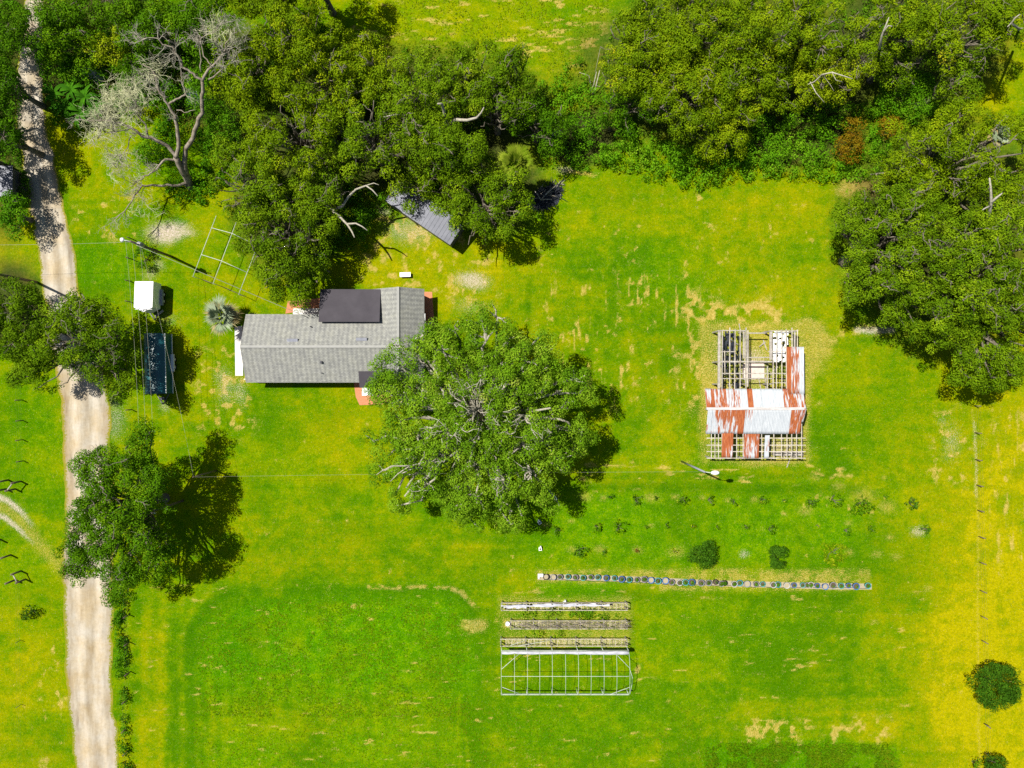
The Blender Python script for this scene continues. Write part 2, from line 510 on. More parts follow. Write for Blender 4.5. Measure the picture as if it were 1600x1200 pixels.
for cx, cy, rx, ry, v in [(430, 720, 60, 60, .35), (620, 780, 80, 60, .2), (960, 310, 120, 80, .22), (830, 330, 40, 60, .5), (1050, 420, 60, 50, .35),
                          (20, 900, 60, 40, .4), (800, 40, 300, 60, .3), (1330, 650, 60, 60, .25), (330, 960, 70, 50, .3), (1080, 720, 90, 14, .3), (60, 700, 50, 90, .3),
                          (1090, 1010, 120, 90, .3), (900, 1130, 150, 50, .35), (500, 1000, 180, 60, .3)]:
    lush = np.maximum(lush, v * blob(cx, cy, rx, ry, .8) * np.clip(.4 + mid * 1.2, 0, 1))

straw = np.zeros_like(GX)
speck = fbm(GX, GY, .8, 33, 4)
speck_h = fbm(GX * .4, GY * 1.6, .7, 35, 4)
speck_v = fbm(GX * 1.6, GY * .4, .7, 37, 4)
def flecks(mask, noise, thr, k=9.0):
    global straw
    straw = np.maximum(straw, mask * np.clip((noise - thr) * k, 0, 1) * .8)
whole = rect(-200, -200, 1800, 1400, 30)
flecks(whole, speck, .735, 6)
flecks(rect(840, 420, 1110, 640, 40), speck_v, .635, 8)
flecks(rect(820, 300, 1300, 640, 60), speck, .67, 8)
flecks(rect(540, -20, 950, 110, 20), speck_h, .585, 9)
flecks(rect(200, 900, 1450, 1210, 30), speck_h, .69, 8)
flecks(rect(560, 340, 780, 480, 25), speck, .56, 8)
flecks(blob(640, 360, 70, 50), speck, .50, 8)
flecks(rect(860, 720, 1320, 765, 12), speck_h, .60, 8)
flecks(rect(1200, 770, 1420, 810, 15), speck, .60, 6)
flecks(rect(1450, 640, 1520, 760, 20), speck, .58, 8)
flecks(rect(300, 540, 400, 680, 25), speck, .55, 8)
flecks(rect(110, 300, 220, 380, 20), speck, .58, 8)
flecks(rect(1150, 1118, 1400, 1162, 9), speck, .50, 7)
flecks(rect(1060, 450, 1110, 640, 20), speck, .52, 8)
flecks(rect(60, 1000, 108, 1210, 14), speck, .60, 8)
flecks(rect(1540, 640, 1620, 900, 30), speck_v, .60, 8)
barnring = np.clip(rect(1092, 500, 1266, 728, 9) + blob(1262, 545, 36, 42, .3), 0, 1)
straw = np.maximum(straw, barnring * (.30 + .55 * mid))
straw = np.maximum(straw, .9 * seg([(1085, 480), (1130, 500), (1200, 490)], 26, .6) * sstep(.42, .6, speck))
straw = np.maximum(straw, .62 * seg([(1265, 560), (1300, 530), (1345, 515), (1380, 517)], 10, .6) * sstep(.38, .55, speck))
straw = np.maximum(straw, .8 * seg([(1090, 310), (1110, 365), (1080, 420), (1065, 460)], 9, .7) * sstep(.45, .6, speck))
straw = np.maximum(straw, .75 * seg([(578, 918), (640, 919), (700, 918), (722, 925), (745, 950)], 4, .6) * sstep(.40, .55, speck))
straw = np.maximum(straw, .62 * rect(838, 888, 1362, 912, 5, .3) * (.5 + .5 * sstep(.35, .6, speck)))
straw = np.maximum(straw, .6 * rect(1030, 902, 1362, 924, 4, .3) * (.5 + .5 * sstep(.35, .6, speck)))
straw = np.maximum(straw, .52 * rect(776, 930, 988, 1012, 6, .3) * (.35 + .9 * mid))
straw = np.maximum(straw, .9 * blob(1345, 295, 38, 18, .5))
straw = np.maximum(straw, .7 * blob(740, 980, 18, 14, .5))
straw = np.maximum(straw, .7 * blob(998, 1045, 6, 8, .5))
straw = np.maximum(straw, .75 * blob(905, 265, 30, 6, .6))
for cx, cy, r in [(912, 776, 11), (943, 777, 7), (1018, 777, 12), (1055, 777, 7), (1096, 778, 6), (1140, 781, 7), (1178, 782, 7), (936, 858, 9), (1328, 864, 8),
                  (893, 860, 8), (996, 860, 9), (1055, 862, 14), (1370, 866, 9), (1400, 870, 9), (1390, 838, 8), (851, 820, 7), (890, 815, 6), (1018, 822, 5), (1280, 630, 6),
                  (1310, 758, 9), (1275, 748, 9), (1380, 747, 5), (1450, 920, 7), (1385, 790, 14), (1325, 818, 7), (1260, 800, 12), (1348, 775, 20), (870, 778, 6)]:
    straw = np.maximum(straw, .50 * blob(cx, cy, r * 1.05, r * .7, .9, w=.35))
straw = np.maximum(straw, .7 * seg([(1270, 740), (1330, 744)], 3, .7) * sstep(.4, .55, speck))

for y0_, y1_ in ((938, 955), (966, 984), (994, 1011)):
    straw = np.maximum(straw, .62 * rect(784, y0_, 984, y1_, 4, .2))

sand = np.zeros_like(GX)
for y_ in (947, 976, 1003):
    sand = np.maximum(sand, .48 * seg([(795, y_), (978, y_)], 6, .6, .1))
for cx, cy, rx, ry, v in [(265, 363, 36, 15, 1), (290, 366, 20, 7, .8), (740, 438, 24, 15, .85), (600, 330, 14, 10, .6), (640, 360, 40, 22, .55), (375, 610, 12, 22, .5),
                          (355, 605, 14, 30, .5), (1165, 864, 9, 6, .6), (1435, 831, 12, 9, .65), (180, 660, 18, 26, .5), (178, 635, 12, 30, .45), (258, 640, 10, 10, .5),
                          (885, 263, 16, 7, .7), (260, 500, 20, 12, .35), (235, 430, 14, 12, .5), (250, 415, 10, 14, .5), (735, 480, 26, 14, .4), (350, 590, 12, 16, .5),
                          (1180, 575, 28, 30, .75), (1130, 560, 18, 46, .4), (1240, 610, 14, 90, .35), (1200, 702, 56, 14, .62), (1130, 702, 24, 14, .5), (1485, 690, 14, 30, .45), (1470, 660, 10, 10, .4)]:
    sand = np.maximum(sand, v * .8 * blob(cx, cy, rx, ry, .8, w=.7))
sand = np.maximum(sand, .72 * seg([(-30, 765), (10, 782), (35, 802), (52, 822)], 5, .9) * (1 - sstep(20, 62, PX) * .6))
sand = np.maximum(sand, .72 * seg([(-30, 795), (8, 808), (28, 825), (50, 848)], 4.5, .9) * (1 - sstep(20, 62, PX) * .6))
straw = np.maximum(straw, .5 * seg([(-30, 780), (20, 800), (60, 850), (95, 885)], 13, .9))
sand = np.maximum(sand, .62 * seg([(1340, 517), (1395, 517)], 6, .6))
sand = np.maximum(sand, .40 * seg([(1521, 660), (1524, 720), (1526, 775)], 3, .7))
straw = np.maximum(straw, .38 * seg([(1521, 640), (1526, 780), (1530, 1200)], 2.5, .7))

dense = np.zeros_like(GX)
rn_ = rr_ + (mid - .5) * 40 + (mid2 - .5) * 26
ring = sstep(58, 84, rn_) * (1 - sstep(86, 112, rn_)) * sstep(905, 930, PY) * np.clip(1.25 - sstep(940, 1130, PY) * 1.0, .12, 1) * np.where(PX > 690, 1 - .6 * sstep(950, 1010, PY), 1)
dense = np.maximum(dense, .75 * ring)
dense = np.maximum(dense, .55 * blob(370, 1000, 50, 60, .9) + .35 * blob(700, 1020, 40, 60, .9))
dense = np.maximum(dense, .7 * seg([(850, 757), (1100, 762), (1340, 764)], 7, .8, .15))
dense = np.maximum(dense, .45 * seg([(1000, 742), (1300, 744)], 5, .9, .2))
dense = np.maximum(dense, .5 * seg([(986, 930), (988, 1095)], 5, .9, .2))
dense = np.maximum(dense, .6 * seg([(835, 928), (1000, 928)], 7, .9, .3) + .4 * seg([(1000, 932), (1360, 936)], 6, .9, .3))
dense = np.maximum(dense, .5 * seg([(826, 440), (826, 520)], 4, .9, .2))
for cx, cy, rx, ry, v in [(440, 680, 36, 26, .55), (520, 655, 30, 18, .4), (405, 760, 26, 40, .45), (520, 760, 22, 24, .4), (560, 830, 60, 20, .4), (620, 690, 26, 16, .35), (980, 300, 60, 30, .35), (1050, 560, 40, 60, .3),
                          (1330, 660, 60, 50, .35), (1390, 900, 60, 60, .4), (1100, 990, 70, 40, .3), (1230, 1040, 80, 40, .3), (1590, 740, 20, 14, .5), (60, 930, 50, 30, .3), (70, 1170, 40, 40, .35), (150, 400, 45, 22, .3), (1450, 1190, 40, 20, .3)]:
    dense = np.maximum(dense, v * blob(cx, cy, rx, ry, .9))
for y_ in (838, 852, 866, 880, 894):
    dense = np.maximum(dense, .22 * seg([(320, y_), (560, y_ + 4), (830, y_ + 8)], 3, .9, .2))
dense = np.maximum(dense, .5 * rect(1100, 1160, 1402, 1260, 5, .25))

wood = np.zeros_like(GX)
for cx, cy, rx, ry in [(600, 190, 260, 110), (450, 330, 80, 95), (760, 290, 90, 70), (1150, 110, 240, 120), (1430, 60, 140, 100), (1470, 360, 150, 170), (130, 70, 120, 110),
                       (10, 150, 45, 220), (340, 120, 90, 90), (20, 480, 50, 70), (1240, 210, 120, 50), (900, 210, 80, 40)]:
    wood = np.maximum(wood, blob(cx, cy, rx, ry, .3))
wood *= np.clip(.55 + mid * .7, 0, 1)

inside = (1 - sstep(58.5, 61.5, np.abs(GX))) * (1 - sstep(44.5, 46.8, np.abs(GY)))   # plain pasture beyond the surveyed ground
dry = .36 + (dry - .36) * inside
for arr in (straw, sand, lush, wood, dense): arr *= inside

def ground():
    ny, nx = GX.shape
    co = np.zeros((ny * nx, 3), np.float32)
    co[:, 0] = GX.ravel(); co[:, 1] = GY.ravel()
    idx = np.arange(ny * nx).reshape(ny, nx)
    q = np.stack([idx[:-1, :-1], idx[:-1, 1:], idx[1:, 1:], idx[1:, :-1]], -1).reshape(-1, 4)
    me = bpy.data.meshes.new('ground')
    me.vertices.add(len(co)); me.vertices.foreach_set('co', co.ravel())
    me.loops.add(q.size); me.loops.foreach_set('vertex_index', q.ravel().astype(np.int32))
    me.polygons.add(len(q)); me.polygons.foreach_set('loop_start', np.arange(0, q.size, 4, dtype=np.int32))
    me.update(calc_edges=True)
    c = np.ones((ny * nx, 4), np.float32)
    c[:, 0] = np.clip(dry, 0, 1).ravel(); c[:, 1] = np.clip(straw, 0, 1).ravel(); c[:, 2] = np.clip(sand, 0, 1).ravel()
    a = me.attributes.new('cover', 'FLOAT_COLOR', 'POINT'); a.data.foreach_set('color', c.ravel())
    a = me.attributes.new('lush', 'FLOAT', 'POINT'); a.data.foreach_set('value', np.clip(lush, 0, 1).ravel().astype(np.float32))
    a = me.attributes.new('litter', 'FLOAT', 'POINT'); a.data.foreach_set('value', np.clip(wood, 0, 1).ravel().astype(np.float32))
    a = me.attributes.new('dense', 'FLOAT', 'POINT'); a.data.foreach_set('value', np.clip(dense, 0, 1).ravel().astype(np.float32))
    me.materials.append(M['ground'])
    o = bpy.data.objects.new('ground', me); COL.objects.link(o)
    tag(o, 'wide green and yellow lawn with dry straw flecks', 'ground', kind='structure')
ground()

# ---------------------------------------------------------------- lane
LANE = [(-300, 60, 80), (-60, 52, 74), (0, 44, 66), (30, 40, 66), (75, 36, 66), (130, 30, 66), (170, 28, 66), (215, 33, 73), (250, 38, 79), (300, 48, 91), (340, 54, 102), (380, 60, 109),
        (420, 66, 115), (465, 71, 124), (500, 77, 135), (560, 88, 152), (610, 96, 166), (650, 101, 169), (700, 104, 170), (760, 105, 171), (820, 104, 172), (880, 102, 173), (950, 102, 174),
        (1000, 104, 172), (1050, 104, 173), (1100, 109, 175), (1150, 114, 179), (1200, 119, 184), (1400, 138, 203)]
def lane():
    ys = np.arange(-300, 1400, 2.0)
    L = np.interp(ys, [p[0] for p in LANE], [p[1] for p in LANE]) - 4
    Rr = np.interp(ys, [p[0] for p in LANE], [p[2] for p in LANE]) + 4
    L = L + (fbm(ys * .02, ys * 0, .6, 5, 6) - .5) * 13; Rr = Rr + (fbm(ys * .02, ys * 0 + 9, .6, 6, 6) - .5) * 13
    nw = 21
    pts = []; edge = []; trk = []
    for y, l, r in zip(ys, L, Rr):
        for k in range(nw):
            u = k / (nw - 1)
            p = at(l + (r - l) * u, y)
            pts.append((p.x, p.y, .012)); edge.append(max(0, 1 - min(u, 1 - u) / .13)); trk.append(max(math.exp(-((u - .29) / .10) ** 2), math.exp(-((u - .70) / .10) ** 2)))
    fs = [(i * nw + k, (i + 1) * nw + k, (i + 1) * nw + k + 1, i * nw + k + 1) for i in range(len(ys) - 1) for k in range(nw - 1)]
    o = MB().poly(pts, fs).build('gravel_lane', M['lane'])
    a = o.data.attributes.new('edge', 'FLOAT', 'POINT'); a.data.foreach_set('value', np.array(edge, np.float32))
    a = o.data.attributes.new('track', 'FLOAT', 'POINT'); a.data.foreach_set('value', np.array(trk, np.float32))
    tag(o, 'pale crushed-shell lane along the pasture', 'lane', kind='structure')
lane()

def sheet(name, px_pts, z, mat, label, cat):
    pts = [at(x, y) for x, y in px_pts]
    o = MB().prism([(p.x, p.y) for p in pts][::-1], -.05, z).build(name, mat)
    return tag(o, label, cat, kind='structure')

sheet('patio_slab', [(367, 511), (379, 509), (380, 587), (368, 587)], .06, M['concrete'], 'white concrete slab by the gable end near the palm', 'slab')
sheet('patio_slab', [(458, 482), (500, 482), (500, 493), (458, 493)], .06, M['concrete'], 'white concrete slab at the rear eave beside the dark flat roof', 'slab')
sheet('brick_walk', [(553, 598), (566, 598), (566, 612), (610, 617), (611, 631), (562, 633), (556, 620)], .035, M['brick_paving'], 'terracotta brick walk by the front step', 'path')
sheet('front_step', [(566, 603), (583, 603), (583, 618), (566, 618)], .14, M['white_metal'], 'white front step below the small dark porch roof', 'step')
sheet('bare_earth_bed', [(654, 456), (675, 456), (676, 470), (680, 520), (654, 522)], .03, M['brick_paving'], 'red brown brick terrace along the house gable side', 'terrace')
sheet('bare_earth_bed', [(450, 470), (500, 466), (500, 481), (446, 490)], .03, M['brick_paving'], 'orange bare earth beside the rear slab', 'earth')

# ---------------------------------------------------------------- foliage
def leaf_mesh(name, P, N, L, Wd, T, mat, parent):
    n = len(P)
    rv = R.normal(size=(n, 3))
    U = np.cross(N, rv); U /= np.linalg.norm(U, axis=1, keepdims=True) + 1e-9
    V = np.cross(N, U)
    L = np.asarray(L).reshape(-1, 1); Wd = np.asarray(Wd).reshape(-1, 1)
    v = np.empty((n, 4, 3), np.float32)
    v[:, 0] = P - U * L * .5
    v[:, 1] = P + V * Wd * .5 + U * L * .08 + N * Wd * .18
    v[:, 2] = P + U * L * .5
    v[:, 3] = P - V * Wd * .5 + U * L * .08 + N * Wd * .18
    return quads(name, v, T, mat, parent)

def quads(name, v, T, mat, parent):
    n = len(v)
    me = bpy.data.meshes.new(name)
    me.vertices.add(n * 4); me.vertices.foreach_set('co', v.astype(np.float32).ravel())
    me.loops.add(n * 4); me.loops.foreach_set('vertex_index', np.arange(n * 4, dtype=np.int32))
    me.polygons.add(n); me.polygons.foreach_set('loop_start', np.arange(0, n * 4, 4, dtype=np.int32))
    me.update(calc_edges=True)
    a = me.attributes.new('tint', 'FLOAT', 'FACE'); a.data.foreach_set('value', np.clip(T, 0, 1).astype(np.float32))
    me.materials.append(mat)
    o = bpy.data.objects.new(name, me); COL.objects.link(o)
    if parent is not None: o.parent = parent
    return o

def clump_leaves(C, Rc, tint, dens, flat=.75, spread=.07):
    """Leaf positions, normals and tints for leaf clumps at C with radii Rc."""
    cnt = np.maximum(6, (dens * Rc ** 2 * R.uniform(.7, 1.3, len(C))).astype(int))
    k = np.repeat(np.arange(len(C)), cnt); n = len(k)
    d = R.normal(size=(n, 3)); d[:, 2] = np.abs(d[:, 2]) * 1.15 - .55
    d /= np.linalg.norm(d, axis=1, keepdims=True)
    rr = (.45 + .6 * R.random(n) ** .6)[:, None]
    off = d * rr * Rc[k][:, None]; off[:, 2] *= flat
    P = C[k] + off
    N = d * 1.0 + R.normal(size=(n, 3)) * .34 + np.array([0, 0, .28]); N /= np.linalg.norm(N, axis=1, keepdims=True)
    T = tint[k] + R.normal(size=n) * spread
    return P, N, T

def crown_clumps(lobes, per_m2, rc, gap=.30, seed=0, down=.35):
    """Clump centres spread over the outside of overlapping boughs, with gaps between them."""
    rg = np.random.default_rng(seed)
    out = []; rad = []
    L = np.array(lobes)                     # cx cy cz rx ry rz
    for i, (cx, cy, cz, rx, ry, rz) in enumerate(lobes):
        area = 2.4 * math.pi * rx * ry * (.6 + .4 * rz / max(rx, ry))
        n = int(area * per_m2) + 3
        d = rg.normal(size=(n, 3)); d[:, 2] = np.where(rg.random(n) < .8, np.abs(d[:, 2]), -np.abs(d[:, 2]) * down)
        d /= np.linalg.norm(d, axis=1, keepdims=True)
        sc = (1 - .32 * rg.random(n) ** 1.7 + np.abs(rg.normal(size=n)) * .13 * (rg.random(n) < .45))[:, None]
        p = d * sc * np.array([rx, ry, rz]) + np.array([cx, cy, cz])
        keep = np.ones(n, bool)
        for j, (ax, ay, az, bx, by, bz) in enumerate(lobes):
            if j == i: continue
            q = ((p[:, 0] - ax) / bx) ** 2 + ((p[:, 1] - ay) / by) ** 2 + ((p[:, 2] - az) / bz) ** 2
            keep &= q > .40
        g = fbm(p[:, 0] + p[:, 2] * .6, p[:, 1] - p[:, 2] * .4, 3.4, seed + 100, 3)
        p[:, 2] += (g - .5) * 3.2 * min(1.0, rz / 2.5)
        g2 = fbm(p[:, 0] * 1.0 - p[:, 2] * .5, p[:, 1] + p[:, 2] * .5, 1.1, seed + 140, 2)
        keep &= (g > gap + .05 * rg.normal(size=n)) & (g2 > .36)
        out.append(p[keep]); rad.append(rc * rg.uniform(.45, 1.25, keep.sum()))
    return np.concatenate(out), np.concatenate(rad)

def limb(mb, a, b, r0, r1, wob=.12, n=5, sag=0.0):
    a = Vector(a); b = Vector(b); L = (b - a).length
    pts = []; rs = []
    for i in range(n + 1):
        u = i / n
        p = a.lerp(b, u)
        if 0 < i < n:
            p += Vector((rnd.gauss(0, 1), rnd.gauss(0, 1), rnd.gauss(0, .6))) * wob * L / 4
        p.z += sag * math.sin(math.pi * u)
        pts.append(p); rs.append(r0 + (r1 - r0) * u)
    mb.tube(pts, rs, 6)
    return pts

def make_tree(name, cat, label, cx, cy, lobes_px, h, mat='oak', dens=120, rc=.72, per=1.12, gap=.36, leaf=(.185, .108), tint=.45, tvar=.13,
              twigs=20, group=None, seed=0, trunk_r=.32, bark='bark', zmid=None, flat=.75, base=None, rz=.36):
    """lobes_px: (px, py, radius px, optional relative height) of each bough as the photograph shows it."""
    zm = zmid if zmid is not None else h * .66
    b = at(cx, cy, zm) if base is None else at(*base)
    b.z = 0
    root = empty(name, b)
    tag(root, label, cat, group)
    rg = np.random.default_rng(seed * 13 + 5)
    lobes = []
    full = []
    for lb in lobes_px:                      # every large bough splits into smaller ones of uneven height
        px, py, r = lb[:3]; zf = lb[3] if len(lb) > 3 else 1.0
        if r < 26:
            full.append((px, py, r, zf)); continue
        full.append((px, py, r * .62, zf * rg.uniform(.96, 1.08)))
        ns = 5 if r < 48 else 7
        a0 = rg.uniform(0, 6.28)
        for k in range(ns):
            if rg.random() < .10: continue
            a_ = a0 + k * 6.283 / ns + rg.normal() * .25; f = rg.uniform(.52, .74)
            full.append((px + r * f * math.cos(a_), py + r * f * math.sin(a_), r * rg.uniform(.30, .44), zf * rg.uniform(.78, 1.06)))
    for lb in full:
        px, py, r = lb[:3]
        z = zm * (lb[3] if len(lb) > 3 else 1.0 + .12 * rg.normal() * .6)
        z = min(z, h * .9)
        p = at(px, py, z) - b
        rm = mlen(r, z) * .93
        zr = max(min(h - z, rm * .8), rm * .5)
        lobes.append((p.x, p.y, z, rm, rm, zr))
    C, Rc = crown_clumps(lobes, per / (rc * rc) * .45, rc, gap, seed)
    tn = tint + tvar * rg.normal(size=len(C)) + .35 * (fbm(C[:, 0], C[:, 1], 5.0, seed + 7) - .5)
    P, N, T = clump_leaves(C, Rc, tn, dens, flat)
    n = len(P)
    sz = rg.uniform(.7, 1.35, n)
    leaf_mesh('crown', P, N, leaf[0] * sz, leaf[1] * sz, T, M[mat], root)
    mb = MB()
    fork = Vector((lobes[0][0] * .15, lobes[0][1] * .15, h * .26))
    mb.tube([(0, 0, -.15), (0, 0, .25), tuple(fork * .55), tuple(fork)], [trunk_r * 1.5, trunk_r * 1.15, trunk_r, trunk_r * .9], 9)
    limb_pts = []
    for (x, y, z, rx, ry, rzz) in lobes:
        end = Vector((x, y, z - .1))
        pts = limb(mb, fork, end, trunk_r * .42, trunk_r * .12, .16, 6, .3)
        limb_pts.extend(pts[2:])
    nb = min(len(C), int(14 + 3 * len(lobes)))
    for i in rg.choice(len(C), nb, replace=False):
        c = Vector(C[i]); q = min(limb_pts, key=lambda t: (t - c).length)
        limb(mb, q, c, trunk_r * .16, .025, .2, 4)
    if twigs:
        top = np.argsort(-C[:, 2] - rg.random(len(C)) * 3)[:max(twigs * 4, 10)]
        for i in rg.choice(top, min(twigs, len(top)), replace=False):
            c = Vector(C[i]); ang = rg.uniform(0, 6.28); ln = rg.uniform(.7, 2.0)
            dirv = Vector((math.cos(ang), math.sin(ang), rg.uniform(-.05, .35)))
            o = c + Vector((0, 0, Rc[i] * .8))
            r0 = rg.uniform(.025, .055)
            q0 = min(limb_pts, key=lambda t: (t - o).length)
            limb(mb, q0, o - dirv * ln * .5, r0 * 1.2, r0, .25, 5)
            pts = limb(mb, o - dirv * ln * .5, o + dirv * ln * .5 + Vector((0, 0, .1)), r0, r0 * .35, .3, 5)
            for kk in range(rg.integers(1, 4)):
                q = pts[rg.integers(1, 5)]; a2 = ang + rg.choice([-1, 1]) * rg.uniform(.4, 1.0)
                limb(mb, q, q + Vector((math.cos(a2), math.sin(a2), .2)) * rg.uniform(.3, .8), r0 * .6, r0 * .25, .25, 3)
    mb.build('trunk', M[bark], root)
    return root

def auto_lobes(cx, cy, rx, ry, seed, n=None):
    rg = np.random.default_rng(seed + 900)
    n = n or (5 if max(rx, ry) < 50 else 7)
    r = (rx + ry) / 2
    out = [(cx, cy, r * .52, 1.12)]
    a0 = rg.uniform(0, 6.28)
    for k in range(n):
        a = a0 + k * 6.283 / n + rg.normal() * .15
        f = rg.uniform(.52, .66)
        out.append((cx + rx * f * math.cos(a), cy + ry * f * math.sin(a), r * rg.uniform(.36, .48), rg.uniform(.82, 1.08)))
    return out

WOOD1 = 'oaks of the grove behind the house'
WOOD2 = 'trees of the wood beyond the big lawn'
TREES = [
 # px, py, rx, ry, h, leaf, tint, gap, twigs, group, label
 (455, 55, 74, 60, 13, 'olive', .50, .36, 6, WOOD1, 'olive oak beside the dark shaded corner of the far meadow'),
 (392, 118, 60, 75, 12, 'olive', .48, .36, 6, WOOD1, 'tall narrow olive oak next to the tips of the dead tree'),
 (515, 125, 76, 62, 11, 'olive', .46, .40, 14, WOOD1, 'broad olive oak above the two black gaps in the grove'),
 (583, 100, 50, 42, 9, 'olive', .56, .36, 5, WOOD1, 'yellow olive oak standing into the straw-flecked far meadow'),
 (648, 155, 78, 68, 11, 'oak', .48, .38, 14, WOOD1, 'green oak between the yellow meadow oak and the thick bare limbs'),
 (728, 124, 60, 52, 10, 'oak', .45, .38, 10, WOOD1, 'green oak on the meadow edge behind the thick exposed limbs'),
 (806, 104, 36, 44, 10, 'oak', .30, .34, 6, WOOD1, 'small dark oak, last of the grove before the open far meadow'),
 (775, 170, 62, 50, 10, 'oak', .42, .42, 16, WOOD1, 'ragged oak over the black gap with thick forking limbs'),
 (700, 232, 62, 44, 12, 'oak', .42, .38, 12, WOOD1, 'green oak just above the dark roofed shed'),
 (575, 212, 78, 66, 13, 'oak', .52, .37, 10, WOOD1, 'wide yellow green oak in the middle of the grove'),
 (455, 212, 76, 72, 13, 'olive', .46, .37, 10, WOOD1, 'olive oak between the dead tree and the middle of the grove'),
 (385, 285, 58, 66, 12, 'oak', .48, .36, 8, WOOD1, 'oak over the bare pipe frame, next to the dead trunk'),
 (510, 285, 52, 46, 10, 'oak', .44, .40, 12, WOOD1, 'thin oak beside the fallen pale limb'),
 (650, 292, 46, 34, 6.5, 'oak', .50, .40, 8, WOOD1, 'small oak hanging over the dark roofed shed'),
 (756, 318, 76, 76, 10, 'oak', .46, .34, 6, WOOD1, 'rounded green oak between the dark shed and the brush heap'),
 (840, 195, 40, 45, 7, 'bush', .30, .36, 4, WOOD1, 'low dark tree in the shaded hollow beside the far meadow'),
 (1005, 78, 72, 78, 10, 'bronze', .46, .34, 8, WOOD2, 'bronze green oak at the far meadow edge of the wood'),
 (1085, 42, 62, 56, 12, 'bronze', .44, .36, 8, WOOD2, 'bronze oak on the frame edge beside the far meadow oak'),
 (1078, 142, 78, 70, 10, 'bronze', .44, .36, 14, WOOD2, 'large bronze oak in the thick of the wood with white twigs'),
 (985, 162, 48, 46, 5.5, 'bush', .36, .38, 8, WOOD2, 'low green tree under the meadow oak by bare white sticks'),
 (1122, 206, 60, 38, 6.5, 'bronze', .48, .36, 6, WOOD2, 'bronze oak overhanging the bright green vines'),
 (1150, 112, 58, 58, 11, 'bronze', .42, .38, 8, WOOD2, 'bronze oak beside the long dark hole in the wood'),
 (1195, 38, 62, 50, 13, 'bronze', .50, .38, 5, WOOD2, 'oak above the long dark hole in the wood'),
 (1212, 130, 52, 52, 8.5, 'olive', .42, .38, 10, WOOD2, 'olive tree beside the pale lime tree with long twigs'),
 (1288, 118, 56, 50, 8.5, 'lime', .42, .36, 14, WOOD2, 'pale lime tree with long bare white limbs'),
 (1275, 40, 58, 52, 13, 'bronze', .48, .38, 6, WOOD2, 'oak on the frame edge above the pale lime tree'),
 (1352, 50, 50, 60, 12, 'bronze', .46, .40, 12, WOOD2, 'oak with pale bare limb above the bright green thicket'),
 (1400, 92, 44, 40, 8, 'oak', .40, .40, 10, WOOD2, 'small oak directly above the bright green thicket'),
 (1432, 30, 50, 50, 13, 'bronze', .46, .38, 6, WOOD2, 'oak on the frame edge behind the small thicket oak'),
 (1500, 48, 60, 62, 13, 'olive', .44, .38, 14, WOOD2, 'broad oak with curling bare limbs near the wood corner'),
 (1566, 30, 46, 50, 12, 'olive', .42, .40, 14, WOOD2, 'open oak with white bare limbs on the wood corner'),
 (1492, 128, 40, 46, 10, 'oak', .42, .40, 12, WOOD2, 'dark straggling oak above the shaded grass strip'),
 (92, 28, 66, 46, 9, 'bush', .50, .34, 4, 'trees crowding the lane end', 'yellow green tree arching over the far end of the lane'),
 (190, 4, 50, 32, 8, 'bush', .44, .32, 2, 'trees crowding the lane end', 'green tree on the frame edge above the yellow lime tree'),
 (168, 66, 38, 36, 7, 'lime', .45, .30, 0, 'trees crowding the lane end', 'round yellow lime tree behind the banana plants'),
 (118, 62, 44, 40, 6, 'bush', .46, .34, 0, 'trees crowding the lane end', 'green bushy tree between the lane and the yellow lime tree'),
 (235, 32, 56, 48, 9, 'bush', .40, .34, 3, 'trees crowding the lane end', 'green tree on the frame edge behind the dead tree'),
 (312, 28, 52, 46, 9, 'bush', .46, .34, 4, 'trees crowding the lane end', 'green tree at the mossy tip of the dead tree'),
 (210, 100, 34, 34, 6, 'bush', .30, .34, 0, 'trees crowding the lane end', 'dark bushy tree between the lime tree and dead twigs'),
 (12, 45, 40, 52, 9, 'bush', .36, .34, 0, 'trees shading the lane', 'dark green tree across the lane from the arching tree'),
 (6, 130, 30, 52, 9, 'bush', .24, .34, 0, 'trees shading the lane', 'dark tree beside the narrowest stretch of shaded lane'),
 (4, 212, 30, 46, 9, 'bush', .20, .34, 0, 'trees shading the lane', 'dark tree next to the small grey roof by the lane'),
 (-85, -8, 44, 44, 12, 'bush', .36, .05, 0, 'trees shading the lane', 'tall tree mostly outside the frame shading the far lane'),
 (-88, 150, 42, 44, 12, 'bush', .36, .05, 0, 'trees shading the lane', 'tall tree outside the frame shading the lane by the bananas'),
 (-84, 80, 36, 40, 11, 'bush', .36, .36, 0, 'trees shading the lane', 'thin tree outside the frame dappling the far lane'),
 (-80, 222, 40, 40, 12, 'bush', .36, .05, 0, 'trees shading the lane', 'tall tree outside the frame shading the lane bend'),
 (22, 335, 24, 34, 4, 'lush', .36, .30, 0, 'trees shading the lane', 'bright green bush beside the cable crossing the lane'),
 (14, 490, 52, 68, 10, 'oak', .34, .34, 4, None, 'dark oak behind the crown that covers the lane'),
 (410, -25, 70, 50, 13, 'olive', .45, .34, 0, None, 'olive oak cut by the frame above the grove'),
 (485, -52, 58, 38, 13, 'olive', .45, .34, 0, None, 'oak outside the frame that shades the meadow corner'),
]
for i, (px, py, rx, ry, h, mt, tn, gp, tw, grp, lab) in enumerate(TREES):
    make_tree('oak_tree' if mt in ('oak', 'olive', 'bronze') else 'broadleaf_tree', 'tree', lab, px, py, auto_lobes(px, py, rx * 1.08, ry * 1.08, i * 7 + 3), h, mt,
              tint=tn, gap=gp + .01, twigs=tw // 2, group=grp, seed=i + 1, trunk_r=.20 + .02 * h / 2, dens=290)

